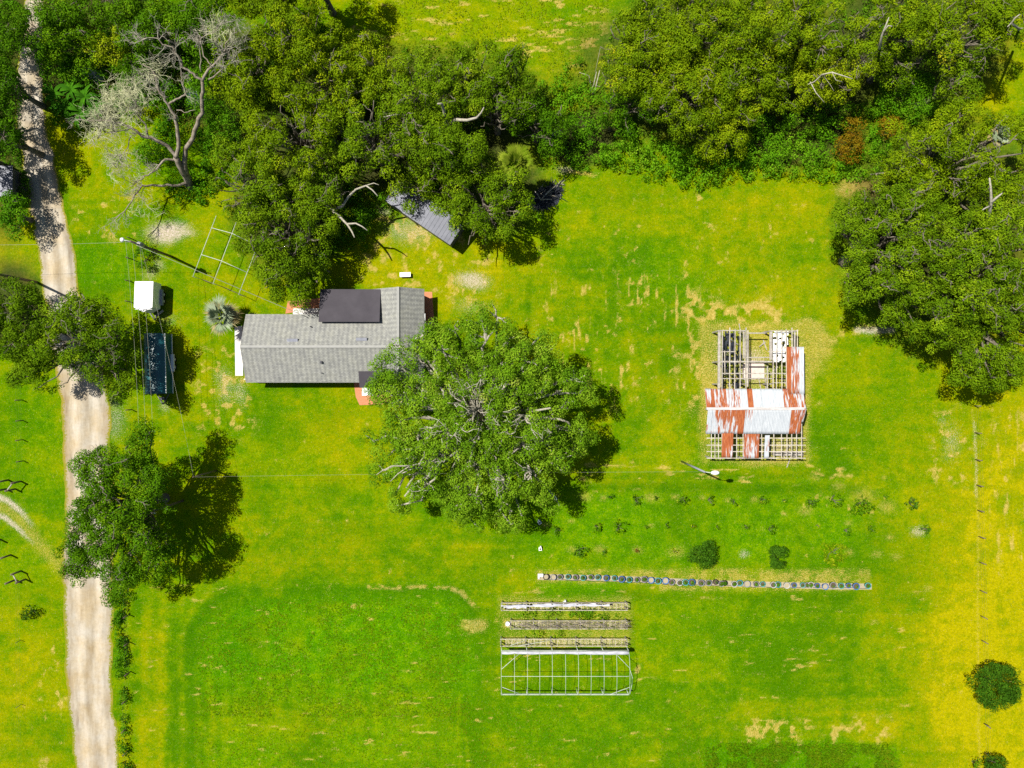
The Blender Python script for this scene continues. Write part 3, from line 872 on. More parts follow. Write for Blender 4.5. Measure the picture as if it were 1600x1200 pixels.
# the named big crowns
make_tree('oak_tree', 'tree', 'huge spreading oak with pale dead branches beside the house', 745, 650,
          [(745, 640, 85, 1.2), (625, 568, 50, .85), (600, 610, 30, .75), (690, 545, 55, 1.0), (760, 532, 55, 1.0), (822, 565, 55, .98), (868, 615, 56, .95), (888, 660, 44, .85),
           (896, 692, 32, .75), (820, 650, 78, 1.15), (665, 640, 60, 1.05), (700, 715, 75, 1.1), (622, 722, 36, .8), (645, 702, 36, .95), (610, 692, 24, .8), (598, 742, 20, .7), (782, 745, 72, 1.1), (722, 785, 42, .8),
           (842, 738, 52, .95), (800, 800, 32, .7), (632, 776, 26, .7), (735, 812, 22, .62), (585, 690, 22, .7), (800, 815, 20, .6), (865, 775, 22, .7)],
          14, 'grand', dens=280, rc=.70, per=1.30, gap=.34, leaf=(.185, .105), tint=.50, tvar=.13, twigs=45, bark='twig', seed=201, trunk_r=.75, zmid=9.0)
make_tree('oak_tree', 'tree', 'spreading oak at the lawn edge facing the ruined barn', 1385, 385,
          [(1385, 370, 62, 1.1), (1338, 330, 40, .85), (1325, 350, 28, .8), (1375, 335, 36, .9), (1362, 420, 48, 1.0), (1350, 452, 36, .85), (1335, 430, 24, .7), (1412, 420, 55, 1.1), (1430, 470, 44, .9), (1405, 490, 30, .75), (1430, 330, 50, 1.0)],
          13, 'oak', dens=290, gap=.37, tint=.44, tvar=.14, twigs=30, seed=202, trunk_r=.55)
make_tree('oak_tree', 'tree', 'spreading oak above the rust brown shrubs', 1500, 245,
          [(1500, 240, 75, 1.1), (1425, 235, 48, .95), (1400, 262, 34, .85), (1450, 290, 52, .95), (1570, 225, 60, 1.0), (1550, 300, 62, 1.05), (1600, 290, 50, 1.0), (1500, 185, 40, .9), (1380, 285, 28, .75)],
          13, 'olive', dens=290, gap=.37, tint=.42, tvar=.14, twigs=30, seed=203, trunk_r=.55)
make_tree('oak_tree', 'tree', 'widest oak in the cluster with a pale forked limb near its middle', 1530, 430,
          [(1530, 420, 85, 1.15), (1475, 385, 60, 1.05), (1590, 380, 70, 1.05), (1490, 475, 58, 1.0), (1560, 480, 62, 1.0), (1610, 460, 60, 1.0), (1530, 555, 40, .85), (1570, 560, 40, .85), (1505, 582, 24, .7), (1550, 590, 26, .7), (1600, 540, 40, .8), (1470, 520, 30, .8)],
          14, 'oak', dens=290, gap=.37, tint=.46, tvar=.14, twigs=30, seed=204, trunk_r=.65)
make_tree('oak_tree', 'tree', 'oak crown hanging over the lane beside the teal trailer', 115, 540,
          [(115, 535, 55, 1.1), (125, 495, 36, .95), (160, 494, 24, .9), (70, 500, 30, .9), (50, 545, 38, .9), (45, 580, 26, .8), (90, 585, 34, .9), (160, 545, 44, 1.05), (186, 522, 22, .85), (180, 590, 36, .9), (202, 566, 20, .8), (205, 605, 18, .7), (130, 590, 22, .8)],
          11, 'oak', dens=290, gap=.37, tint=.38, tvar=.13, twigs=16, seed=205, trunk_r=.4)
make_tree('oak_tree', 'tree', 'oak leaning over the lane with its whole shadow on the lawn', 190, 800,
          [(190, 790, 66, 1.1), (150, 735, 36, .9), (190, 722, 42, 1.0), (222, 690, 27, .95), (232, 674, 18, 1.0), (222, 740, 36, 1.0), (235, 780, 36, 1.0), (135, 850, 44, .9), (122, 880, 30, .8), (180, 868, 54, 1.0), (230, 845, 48, 1.0), (245, 885, 32, .9), (190, 915, 30, .8), (128, 800, 28, .8), (160, 780, 30, .9), (255, 745, 18, .9), (262, 790, 18, .9), (110, 870, 20, .75)],
          13, 'bush', dens=290, gap=.17, tint=.42, tvar=.13, twigs=10, seed=206, trunk_r=.42, zmid=8.2, base=(258, 778))
make_tree('oak_tree', 'tree', 'grey green oak overhanging the rear corner of the house roof', 450, 370,
          [(450, 360, 62, 1.1), (395, 350, 40, .95), (405, 400, 36, .9), (440, 425, 42, .95), (482, 428, 28, .85), (492, 396, 30, .85), (500, 350, 38, 1.0), (470, 458, 20, .75), (455, 315, 40, 1.0), (425, 450, 18, .75), (515, 425, 14, .6)],
          9.5, 'oak', dens=290, gap=.37, tint=.42, tvar=.13, twigs=16, seed=207, trunk_r=.45, group=WOOD1)

# ---------------------------------------------------------------- shrubs and undergrowth
def make_shrub(name, cat, label, px, py, rx, ry, h, mat, tint=.45, group=None, seed=0, dens=170, rc=.32, leaf=(.17, .10), gap=.2, thin=False):
    if mat == 'citrus' and rx > 15: dens, leaf, gap = 330, (.16, .09), .20
    b = at(px, py, h * .5); b.z = 0
    root = empty(name, b); tag(root, label, cat, group)
    rg = np.random.default_rng(seed + 3000)
    X, Y = mlen(rx, h), mlen(ry, h)
    rc = min(rc, .55 * min(X, Y) + .05)
    n = max(4, int((10 if not thin else 4) * X * Y / (rc * rc) * .45))
    a = rg.uniform(0, 6.283, n); q = np.sqrt(rg.random(n)) * .85
    q = q * (1 + (.05 if rx > 30 else .12) * np.sin(3 * a + seed) + .07 * np.sin(5 * a + 2 * seed))
    C = np.stack([X * q * np.cos(a), Y * q * np.sin(a), h * (.35 + .62 * np.sqrt(np.clip(1 - q * q, .02, 1)) * rg.uniform(.6, 1.0, n))], 1)
    g = fbm(C[:, 0], C[:, 1], 1.1, seed + 40, 2); C = C[g > gap]
    if len(C) < 3: C = np.array([[0, 0, h * .6], [X * .4, 0, h * .5], [-X * .3, Y * .3, h * .5]])
    Rc = rc * rg.uniform(.6, 1.2, len(C))
    P, N, T = clump_leaves(C, Rc, tint + .17 * rg.normal(size=len(C)), dens)
    P[:, 2] = np.maximum(P[:, 2], .03)
    s = rg.uniform(.7, 1.3, len(P))
    leaf_mesh('foliage', P, N, leaf[0] * s, leaf[1] * s, T, M[mat], root)
    mb = MB()
    for i in range(min(6, len(C))):
        limb(mb, (rg.normal() * .05, rg.normal() * .05, -.05), Vector(C[i]) * .95, .035, .012, .15, 4)
    mb.build('stem', M['bark'], root)
    return root

ORCH = 'young trees of the orchard rows'
ORCHARD = [
 (954, 778, 5, 5, .7, 'citrus', .4, 'tiny green sapling in a dry ring, first row of the orchard by the oak'),
 (995, 780, 8, 8, 1.0, 'citrus', .5, 'leafy sapling below the lamp pole, second in its row'),
 (1026, 778, 3, 3, .6, 'citrus', .3, 'thin sapling stick in a large dry ring'),
 (1066, 780, 10, 9, 1.1, 'bush', .45, 'bushy sapling with dry patch on one side'),
 (1109, 782, 6, 9, 1.1, 'bush', .4, 'narrow sapling between two bushy ones below the lamp pole'),
 (1149, 783, 10, 9, 1.0, 'bush', .5, 'pale bushy sapling in front of the barn corner'),
 (1191, 782, 9, 8, 1.1, 'bush', .5, 'pale sapling straight in front of the barn'),
 (1226, 782, 6, 7, 1.0, 'bush', .45, 'small sapling in front of the lattice end of the barn'),
 (1268, 785, 12, 10, 1.4, 'bush', .35, 'dense oval sapling beyond the barn corner'),
 (1305, 782, 13, 12, 1.5, 'bush', .45, 'open sapling next to the largest of its row'),
 (1346, 790, 21, 18, 2.0, 'bush', .45, 'wide loose bush, largest of the upper orchard row'),
 (1385, 777, 6, 7, .9, 'bush', .45, 'small sapling amid dry stalks past the wide loose bush'),
 (1425, 786, 12, 11, 1.2, 'citrus', .75, 'glossy round sapling ending the upper orchard row'),
 (870, 830, 9, 8, 1.0, 'bush', .3, 'drooping sapling at the shadow edge of the huge oak'),
 (932, 824, 8, 9, 1.0, 'bush', .5, 'sapling between the drooping one and the leafy middle bush'),
 (969, 826, 15, 15, 1.5, 'bush', .45, 'round leafy bush, largest of the middle orchard row'),
 (1009, 824, 6, 7, .9, 'bush', .4, 'narrow sapling past the round leafy bush'),
 (1042, 821, 3, 4, .6, 'bush', .4, 'thin stalk sapling in the middle orchard row'),
 (1082, 823, 6, 6, .6, 'lime', .4, 'pale fading sapling above the dark round citrus'),
 (1122, 823, 3, 4, .6, 'bush', .4, 'thin dark stalk above the dark round citrus edge'),
 (1166, 823, 6, 6, .6, 'bush', .5, 'faint low sapling between the two dark citrus trees'),
 (1204, 827, 9, 10, 1.1, 'bush', .35, 'sapling directly above the smaller dark citrus'),
 (1278, 820, 7, 6, .7, 'lime', .4, 'pale low sapling below the open upper sapling'),
 (1323, 829, 9, 8, .9, 'bush', .45, 'sapling below the wide loose bush'),
 (1360, 827, 8, 7, .9, 'bush', .4, 'green sapling before the pale bare spot'),
 (1446, 827, 8, 7, .8, 'citrus', .6, 'small green sapling touching the pale bare spot'),
 (906, 860, 14, 11, 1.2, 'citrus', .5, 'dark straggly citrus with long shadow, first of the lower row'),
 (943, 863, 4, 4, .6, 'citrus', .4, 'tiny dark sapling beside a dry ring near the straggly citrus'),
 (994, 862, 5, 4, .5, 'rustleaf', .3, 'dead brown sapling in a dry ring'),
 (1055, 862, 11, 6, .4, 'lime', .5, 'low straw-coloured clump beside the large dark citrus'),
 (1097, 865, 27, 23, 2.4, 'citrus', .42, 'large round dark green citrus tree on the lower orchard row'),
 (1214, 869, 18, 19, 2.0, 'citrus', .42, 'smaller round dark green citrus tree on the lower orchard row'),
 (1303, 865, 24, 22, 1.2, 'lime', .3, 'thin pale feathery shrub past the two dark citrus trees'),
]
for i, (px, py, rx, ry, h, mt, tn, lab) in enumerate(ORCHARD):
    big_ = rx > 15 and mt == 'citrus'
    make_shrub('citrus_tree' if mt == 'citrus' else 'fruit_sapling', 'tree', lab, px, py, rx, ry, h, mt, tn, ORCH, i, thin=not big_, rc=.34 if big_ else .22,
               leaf=(.17, .10) if big_ else (.2, .11), dens=170 if big_ else 150, gap=.15 if big_ else .34)
for i, (px, py, rx, ry, h, mt, tn, lab) in enumerate([
 (1553, 1070, 46, 41, 3.2, 'citrus', .40, 'big dark feathery bush standing alone in the yellow pasture'),
 (1552, 1193, 20, 18, 2.0, 'citrus', .3, 'dark bush cut by the frame below the lone feathery bush'),
 (1524, 1192, 8, 8, 1.0, 'bush', .4, 'small green bush beside the cut-off dark bush'),
 (46, 957, 14, 11, 1.2, 'citrus', .25, 'small dark shrub alone on the grass across the lane'),
 (224, 402, 14, 26, 1.7, 'lush', .30, 'dark green shrub below the utility pole top'),
 (1418, 152, 58, 46, 3.6, 'lush', .55, 'bright green thicket in the wood under the small oak'),
 (1322, 232, 28, 26, 3.0, 'rustleaf', .45, 'rust brown shrub amid the bright green vines'),
 (1330, 200, 24, 16, 3.0, 'rustleaf', .6, 'yellow brown shrub directly above the rust brown one'),
 (1388, 200, 24, 18, 3.0, 'rustleaf', .5, 'small brown shrub beside the spreading oak crown'),
 (330, 140, 44, 60, 4.0, 'lush', .55, 'bright green shrub mass beneath the dead tree limbs'),
 (355, 205, 36, 36, 3.5, 'lush', .5, 'bright green shrub between the dead trunk and the oaks'),
 (250, 150, 40, 34, 3.0, 'lush', .42, 'green shrub behind the grey mossy twigs'),
 (120, 118, 30, 30, 3.0, 'lush', .5, 'green shrub on the lane edge above the banana plants'),
 (82, 100, 24, 40, 3.5, 'lush', .55, 'bright shrub right against the lane'),
 (205, 155, 30, 34, 2.6, 'lush', .3, 'dark green shrub under the mossy twigs by the tarp'),
 (240, 235, 34, 28, 1.6, 'lush', .5, 'low green shrub beneath the dead tree trunk fork'),
 (905, 205, 34, 24, 3.0, 'lush', .45, 'green shrub below the bare white sticks'),
 (960, 198, 34, 24, 3.2, 'lush', .6, 'bright green shrub under the bronze oaks'),
 (862, 220, 26, 24, 2.4, 'lush', .5, 'bright shrub beside the shaded hollow'),
 (560, 345, 30, 26, 1.6, 'lush', .45, 'low green shrub beneath the fallen pale limb'),
 (40, 300, 10, 40, 1.6, 'bush', .25, 'dark shrub strip between the grey roof and the lane'),
]):
    make_shrub('shrub', 'shrub', lab, px, py, rx, ry, h, mt, tn, None, 100 + i, rc=.42 if rx > 25 else .3, dens=150, gap=.22)

def undergrowth(name, label, ells, hmax, mat, tint, seed, per=3.2):
    rg = np.random.default_rng(seed)
    Cs = []
    for px, py, rx, ry in ells:
        n = int(math.pi * mlen(rx) * mlen(ry) * per)
        a = rg.uniform(0, 6.283, n); q = np.sqrt(rg.random(n))
        for aa, qq in zip(a, q):
            p = at(px + rx * qq * math.cos(aa), py + ry * qq * math.sin(aa))
            Cs.append((p.x, p.y, hmax * (1 - qq ** 3 * .8) * rg.uniform(.25, .95)))
    C = np.array(Cs)
    g = fbm(C[:, 0], C[:, 1], 1.6, seed, 3)
    C = C[g > .34]
    C[:, 2] *= .5 + fbm(C[:, 0], C[:, 1], 2.5, seed + 4, 2)
    Rc = rg.uniform(.3, .6, len(C))
    tn = tint + .1 * rg.normal(size=len(C)) + .5 * (fbm(C[:, 0], C[:, 1], 3.5, seed + 9, 3) - .5)
    P, N, T = clump_leaves(C, Rc, tn, 150)
    P[:, 2] = np.maximum(P[:, 2], .02)
    s = rg.uniform(.7, 1.3, len(P))
    o = leaf_mesh(name, P, N, .2 * s, .13 * s, T, M[mat], None)
    tag(o, label, 'undergrowth', kind='stuff')

undergrowth('undergrowth', 'bright green vines along the edge of the wood and lawn',
            [(880, 245, 34, 16), (925, 245, 40, 22), (975, 248, 40, 22), (1030, 262, 44, 24), (1085, 274, 44, 22), (1140, 262, 44, 26), (1190, 250, 44, 30), (1240, 255, 44, 26), (1290, 255, 40, 30), (1345, 260, 40, 26),
             (1060, 255, 60, 24), (1160, 240, 60, 26), (1000, 232, 50, 20),             (1230, 205, 60, 34), (1290, 190, 50, 30), (1180, 215, 40, 30), (1370, 225, 40, 26), (1430, 190, 40, 22), (1380, 180, 50, 20), (870, 160, 40, 34), (915, 165, 34, 30), (900, 120, 20, 26), (950, 215, 60, 20), (1040, 240, 40, 16)],
            2.3, 'lush', .68, 501)
undergrowth('undergrowth', 'green undergrowth around the dead tree and lane end',
            [(170, 110, 70, 60), (300, 90, 60, 50), (300, 180, 50, 60), (345, 245, 34, 50), (120, 180, 40, 24), (260, 200, 30, 30), (90, 60, 40, 60), (220, 60, 90, 40), (290, 290, 30, 26), (315, 300, 20, 20), (20, 200, 20, 100), (15, 60, 24, 60), (570, 320, 40, 26), (545, 370, 34, 30), (530, 300, 30, 20), (700, 280, 40, 20)],
            1.1, 'lush', .42, 502)
undergrowth('undergrowth', 'low green growth on the floor of the wood and grove',
            [(1010, 90, 70, 70), (1090, 70, 80, 80), (1180, 60, 80, 60), (1290, 50, 80, 60), (1400, 50, 80, 60), (1500, 60, 60, 60), (500, 120, 120, 80), (640, 160, 100, 90), (760, 170, 80, 70), (430, 240, 70, 80), (480, 350, 60, 70)],
            1.0, 'bush', .34, 505, 1.1)
undergrowth('undergrowth', 'dark green creeper covering the lane fence',
            [(190, 945, 7, 26), (190, 985, 8, 26), (193, 1025, 7, 22), (193, 1060, 5, 20), (196, 1100, 4, 24), (197, 1150, 5, 26), (199, 1190, 5, 20), (190, 915, 10, 14)], 1.3, 'lush', .30, 503, 6)
undergrowth('undergrowth', 'weedy green tufts among the planter benches',
            [(870, 960, 60, 5), (930, 960, 40, 6), (860, 990, 50, 4)], .3, 'bush', .6, 504, 3)

# grass that stands tall enough to show its own blades
def tall_grass():
    rg = np.random.default_rng(77)
    pts = []
    def scatter(x0, y0, x1, y1, per, h, tint, mask=None):
        a = at(x0, y1); b = at(x1, y0)
        n = int((b.x - a.x) * (b.y - a.y) * per)
        x = rg.uniform(a.x, b.x, n); y = rg.uniform(a.y, b.y, n)
        g = fbm(x, y, 2.0, 610, 3)
        k = g > (.42 if h < .2 else -1)
        if mask: k &= mask(800 + x * PXM, 600 - y * PXM)
        x = x[k]; y = y[k]; g = g[k]
        pts.append(np.stack([x, y, h * rg.uniform(.5, 1.2, len(x)), tint + (g - .5) * .8 + rg.normal(size=len(x)) * .13], 1))
    scatter(1085, 1150, 1420, 1215, 80, .17, .50, lambda X, Y: (Y > 1162 + 2.5 * rg.normal(size=X.shape) - 2 * np.sin(X / 37)) & (X > 1104 + 6 * rg.normal(size=X.shape)) & (X < 1398 + 4 * rg.normal(size=X.shape) - np.maximum(1185 - Y, 0) * .4))
    scatter(306, 936, 735, 1120, 22, .10, .62, lambda X, Y: (np.hypot(np.maximum(np.maximum(X - 690, 0) * 1.6, np.maximum(405 - X, 0) * .85), np.maximum(1010 - Y, 0)) < 70 + 14 * rg.normal(size=X.shape)))
    scatter(300, 1100, 1100, 1215, 8, .10, .75)
    scatter(560, 0, 950, 130, 14, .12, .8)
    pass
    pass
    A = np.concatenate(pts)
    n = len(A)
    az = rg.uniform(0, 6.283, n); lean = rg.uniform(.7, 2.2, n)
    base = np.stack([A[:, 0], A[:, 1], np.zeros(n)], 1)
    d = np.stack([np.cos(az) * lean, np.sin(az) * lean, np.ones(n)], 1) * A[:, 2][:, None]
    w = np.stack([-np.sin(az), np.cos(az), np.zeros(n)], 1) * rg.uniform(.035, .07, n)[:, None]
    v = np.stack([base - w, base + w, base + d * .75 + w * .6, base + d * 1.0 - w * .3], 1)
    o = quads('grass', v, A[:, 3], M['blade'], None)
    tag(o, 'tall uncut grass blades in the fields', 'grass', kind='stuff')
tall_grass()

# ---------------------------------------------------------------- palms and bananas
def fan_palm(name, label, px, py, h, rad, mat, fronds, dead, seed):
    b = at(px, py, h); b.z = 0
    root = empty(name, b); tag(root, label, 'palm')
    rg = np.random.default_rng(seed)
    MB().tube([(0, 0, -.1), (0, 0, h * .5), (0, 0, h - .15)], [.30, .24, .26], 10).build('trunk', M['bark'], root)
    st = MB()
    v = []; T = []
    for i in range(fronds):
        az = i * 2.39996 + rg.normal() * .12
        old = i < dead
        el = rg.uniform(-.25, .1) if old else rg.uniform(.05, 1.15) * (1 - .5 * (i / fronds) ** 2) if i < fronds * .75 else rg.uniform(.7, 1.3)
        pl = rad * rg.uniform(.10, .34)
        dirv = np.array([math.cos(az) * math.cos(el), math.sin(az) * math.cos(el), math.sin(el)])
        side = np.array([-math.sin(az), math.cos(az), 0]); up = np.cross(dirv, side)
        hub = np.array([0, 0, h]) + dirv * pl
        st.tube([(0, 0, h - .1), tuple(hub)], [.035, .02], 5)
        ns = 13
        tint = rg.uniform(.05, .35) if old else rg.uniform(.5, .95)
        for k in range(ns):
            a = (k / (ns - 1) - .5) * 1.25
            L = rad * rg.uniform(.50, .70) * (1 - .2 * abs(a) / .62)
            dd = dirv * math.cos(a) + side * math.sin(a) + up * .10
            tip = hub + dd * L + np.array([0, 0, -.25 * L * L / rad])
            m = hub + dd * L * .55
            wv = (side * math.cos(a) - dirv * math.sin(a)) * .06
            v.append([hub, m + wv + up * .02, tip, m - wv + up * .02]); T.append(tint + rg.normal() * .08)
    st.build('stem', M['palm'], root)
    quads('fronds', np.array(v), np.array(T), M[mat], root)
fan_palm('fan_palm', 'silvery fan palm by the gable end of the house', 346, 492, 3.0, 2.6, 'silver', 30, 10, 31)
fan_palm('fan_palm', 'tall yellow green fan palm between the grove oaks and the lawn', 806, 256, 6.0, 2.5, 'palm', 40, 6, 32)
fan_palm('fan_palm', 'fan palm with pale drooping fronds among the spreading oaks', 1562, 212, 9.0, 1.4, 'silver', 22, 6, 33)

def banana(px, py, h, label, seed):
    b = at(px, py, h * .7); b.z = 0
    root = empty('banana_plant', b); tag(root, label, 'banana plant', 'banana plants beside the lane')
    rg = np.random.default_rng(seed)
    MB().tube([(0, 0, -.05), (0, 0, h * .6)], [.12, .08], 8).build('stem', M['banana'], root)
    v = []; T = []
    for i in range(14):
        az = i * 2.4 + rg.normal() * .2; L = rg.uniform(1.2, 2.3); rise = rg.uniform(.35, .9); wd = rg.uniform(.13, .22)
        t0 = rg.uniform(.0, .45)
        pts = []
        for k in range(8):
            u = k / 7
            r = L * u * (1 - .2 * rise)
            pts.append(np.array([math.cos(az) * r, math.sin(az) * r, h * .6 + L * (rise * u - (rise * .6 + .35) * u * u)]))
        sd = np.array([-math.sin(az), math.cos(az), 0])
        for k in range(7):
            w0 = wd * math.sin(math.pi * (k / 7 * .9 + .08)); w1 = wd * math.sin(math.pi * ((k + 1) / 7 * .9 + .08))
            up = np.array([0, 0, 1.0])
            for s in (-1, 1):
                v.append([pts[k], pts[k + 1], pts[k + 1] + sd * s * w1 + up * w1 * .35, pts[k] + sd * s * w0 + up * w0 * .35]); T.append(t0 + rg.normal() * .06)
    quads('leaves', np.array(v), np.array(T), M['banana'], root)
for i, (px, py, h, lab) in enumerate([(82, 145, 3.4, 'banana plant right against the shaded lane'), (108, 138, 3.8, 'banana plant below the green lane shrub'), (130, 150, 3.4, 'banana plant beside the pale tarp heap'),
                                  (98, 168, 3.2, 'banana plant lowest along the shaded lane'), (122, 175, 3.0, 'banana plant at the lawn end of the clump'), (145, 165, 2.8, 'banana plant next to the grey mossy twigs')]):
    banana(px, py, h, lab, 600 + i)

# ---------------------------------------------------------------- dead tree
M['dead_bark'] = simple('weathered_dead_wood', (.13, .10, .07), (.34, .30, .24), 2.5, .95, .05)
def dead_tree():
    b = at(300, 294); root = empty('dead_tree', b)
    tag(root, 'bare grey dead tree with mossy twigs beside the lane lawn', 'dead tree')
    mb = MB(); tw = MB(); ms = MB()
    rg = random.Random(5)
    def P(x, y, h): return at(x, y, h) - b
    def path(pts, r0, r1):
        q = [P(*p) for p in pts]; n = len(q)
        fine_ = []
        for i in range(n - 1):
            for k in range(3):
                f = q[i].lerp(q[i + 1], k / 3)
                if k: f += Vector((rg.gauss(0, .07), rg.gauss(0, .07), rg.gauss(0, .05)))
                fine_.append(f)
        fine_.append(q[-1]); m = len(fine_)
        mb.tube(fine_, [r0 + (r1 - r0) * i / (m - 1) for i in range(m)], 7)
        return fine_
    def spray(p, d, L, r, depth, target):
        d = d.normalized()
        n = 4; pts = [p]
        for i in range(n):
            d = (d + Vector((rg.gauss(0, .28), rg.gauss(0, .28), rg.gauss(0, .18)))).normalized()
            pts.append(pts[-1] + d * L / n)
        target.tube(pts, [r * (1 - .65 * i / n) for i in range(n + 1)], 4)
        if depth > 0:
            for i in range(1, n + 1):
                for _ in range(1 if rg.random() < .75 else 2):
                    e = (d + Vector((rg.gauss(0, .75), rg.gauss(0, .75), rg.gauss(0, .35)))).normalized()
                    spray(pts[i], e, L * rg.uniform(.5, .75), r * .55, depth - 1, target)
    path([(300, 294, -.2), (294, 281, 1.0), (284, 264, 3.0), (275, 246, 4.4)], .50, .30)
    A = path([(297, 286, .6), (289, 262, 3.0), (290, 232, 4.5), (304, 204, 6.0), (317, 176, 7.5), (315, 150, 8.5), (316, 127, 9.5)], .30, .15)
    a1 = path([(316, 127, 9.5), (326, 108, 10.2), (340, 95, 10.6), (350, 80, 11.0), (352, 68, 11.3), (371, 50, 11.8)], .14, .03)
    a2 = path([(316, 127, 9.5), (303, 115, 10), (288, 107, 10.4), (280, 90, 10.7), (272, 77, 11), (258, 70, 11.4), (246, 60, 11.8), (222, 62, 12)], .13, .03)
    a3 = path([(326, 124, 9.6), (345, 110, 10.4), (360, 97, 11)], .09, .02)
    a4 = path([(314, 112, 9.8), (313, 85, 10.6), (312, 55, 11.4)], .07, .02)
    a5 = path([(330, 102, 10.3), (318, 88, 10.6), (314, 60, 11.2), (340, 45, 11.8), (352, 34, 12)], .07, .02)
    B = path([(275, 246, 4.4), (279, 230, 5.0), (277, 200, 6.2), (274, 180, 7.0), (263, 163, 7.8), (250, 145, 8.5), (245, 130, 9), (240, 112, 9.6), (222, 100, 10)], .22, .05)
    b2 = path([(263, 163, 7.8), (275, 155, 8), (291, 148, 8.4), (285, 130, 9), (283, 112, 9.6)], .12, .03)
    b3 = path([(276, 172, 7.2), (294, 175, 7.6), (305, 172, 8)], .05, .02)
    Cc = path([(275, 246, 4.4), (262, 228, 5.2), (240, 217, 6.0), (222, 213, 6.6), (205, 200, 7.2), (190, 192, 7.6), (165, 188, 8), (135, 188, 8.4)], .22, .04)
    c2 = path([(232, 216, 6.2), (228, 195, 6.8), (215, 180, 7.2), (212, 160, 7.6), (196, 140, 8)], .11, .03)
    c3 = path([(205, 200, 7.2), (180, 206, 7.4), (155, 210, 7.8)], .07, .02)
    D = path([(276, 250, 4.0), (258, 249, 4.6), (246, 262, 4.8), (232, 274, 5.0), (216, 282, 5.2), (205, 292, 5.3)], .13, .04)
    d2 = path([(205, 212, 6.8), (200, 230, 6.6), (186, 250, 6.4)], .06, .02)
    E = path([(294, 286, .9), (270, 290, 1.6), (245, 290, 2.2), (222, 290, 2.8), (210, 305, 3.2), (195, 330, 3.6), (175, 345, 3.8)], .16, .03)
    mb.build('trunk', M['dead_bark'], root)
    for limb_, k, L in ((a1, 10, 1.6), (a2, 10, 1.5), (a3, 6, 1.1), (a4, 4, .9), (a5, 10, 1.1), (B, 8, 1.3), (b2, 5, 1.1), (D, 7, 1.3), (E, 10, 1.5), (Cc, 10, 1.5), (c2, 8, 1.5), (c3, 6, 1.3), (d2, 10, 1.5)):
        for _ in range(k):
            i = rg.randrange(len(limb_) // 3, len(limb_)); d = limb_[i] - limb_[max(0, i - 2)]
            d = d.normalized() + Vector((rg.gauss(0, .7), rg.gauss(0, .7), rg.gauss(0, .3)))
            spray(limb_[i], d, L * rg.uniform(.6, 1.2), .04, 2, tw)
    tw.build('dead_twigs', M['twig'], root)
    for px, py, sx, sy, n, z in ((180, 150, 26, 20, 60, 8.2), (165, 185, 26, 20, 55, 8.0), (210, 140, 20, 16, 36, 8.4), (150, 205, 14, 12, 20, 7.8), (238, 112, 14, 14, 22, 9.6), (342, 45, 14, 10, 22, 11.8), (200, 185, 22, 18, 26, 7.6),
                                 (182, 262, 18, 14, 12, 5.4), (186, 235, 14, 14, 12, 6.2), (230, 330, 26, 12, 14, 2.0), (215, 258, 14, 12, 10, 4.8)):
        for _ in range(int(n * 1.4)):
            p = P(px + rg.gauss(0, sx * .6), py + rg.gauss(0, sy * .6), z + rg.gauss(0, .5))
            spray(p, Vector((rg.gauss(0, 1), rg.gauss(0, 1), rg.gauss(0, .3))), rg.uniform(.6, 1.5), .022, 1, ms)
    ms.build('mossy_twigs', M['moss'], root)
dead_tree()

def bare_snag(name, label, base, paths, r, seed, cat='dead branch', mat='twig'):
    b = at(*base); b.z = 0
    root = empty(name, b); tag(root, label, cat)
    mb = MB()
    for j, pth in enumerate(paths):
        q = [at(*p) - b for p in pth]; n = len(q)
        mb.tube(q, [r * (1 - .25 * j) * (1 - .75 * i / (n - 1)) + .015 for i in range(n)], 6)
    mb.build('limb', M[mat], root)
bare_snag('dead_limb', 'pale forked dead limb reaching over the grass beside the shed', (498, 312), [
    [(498, 312, 0), (505, 316, 3.0), (514, 324, 5.2), (530, 338, 5.6), (543, 351, 5.8), (550, 362, 5.9), (554, 371, 6.0)],
    [(522, 328, 5.3), (535, 322, 5.8), (544, 308, 6.2), (556, 296, 6.5), (572, 290, 6.8), (582, 297, 7), (590, 306, 7)],
    [(543, 350, 5.8), (556, 349, 6.2), (566, 354, 6.5), (574, 360, 6.6)], [(572, 290, 6.8), (584, 286, 7.1), (592, 289, 7.2)]], .2, 1)
bare_snag('dead_limb', 'thick bare grey limbs exposed over the black gap in the grove', (705, 212), [
    [(705, 212, 0), (702, 205, 4), (698, 195, 6.5), (694, 175, 8), (690, 162, 9), (684, 162, 9.5)],
    [(700, 198, 6), (712, 187, 7), (730, 188, 7.6), (745, 184, 8.2), (752, 176, 8.8), (756, 168, 9.4)],
    [(640, 180, 8), (648, 190, 8), (654, 205, 8), (656, 222, 8)],
    [(600, 183, 8), (612, 180, 8.2), (624, 179, 8.4)]], .26, 2, mat='twig')
bare_snag('dead_limb', 'bare white limb standing out of the oak cluster by the frame edge', (1540, 360), [
    [(1540, 360, 0), (1541, 346, 9), (1546, 332, 11.5), (1549, 316, 12.5), (1548, 294, 13.2), (1546, 278, 13.6)],
    [(1549, 316, 12.5), (1558, 308, 12.9), (1566, 302, 13.2)], [(1547, 322, 12.2), (1540, 325, 12.6), (1535, 328, 12.8)]], .20, 3)
bare_snag('dead_limb', 'bundle of bare white sticks at the far meadow edge of the wood', (925, 150), [
    [(925, 150, .2), (930, 140, 1.2), (937, 110, 2.2)], [(921, 147, .3), (928, 132, 1.2), (932, 112, 2.2)], [(926, 148, .2), (920, 118, 1.4), (905, 113, 1.8)], [(923, 146, .3), (933, 134, 1.0), (940, 136, 1.4)], [(930, 112, 2.2), (938, 75, 2.6)], [(918, 118, 1.4), (926, 100, 2.0)]], .10, 4)
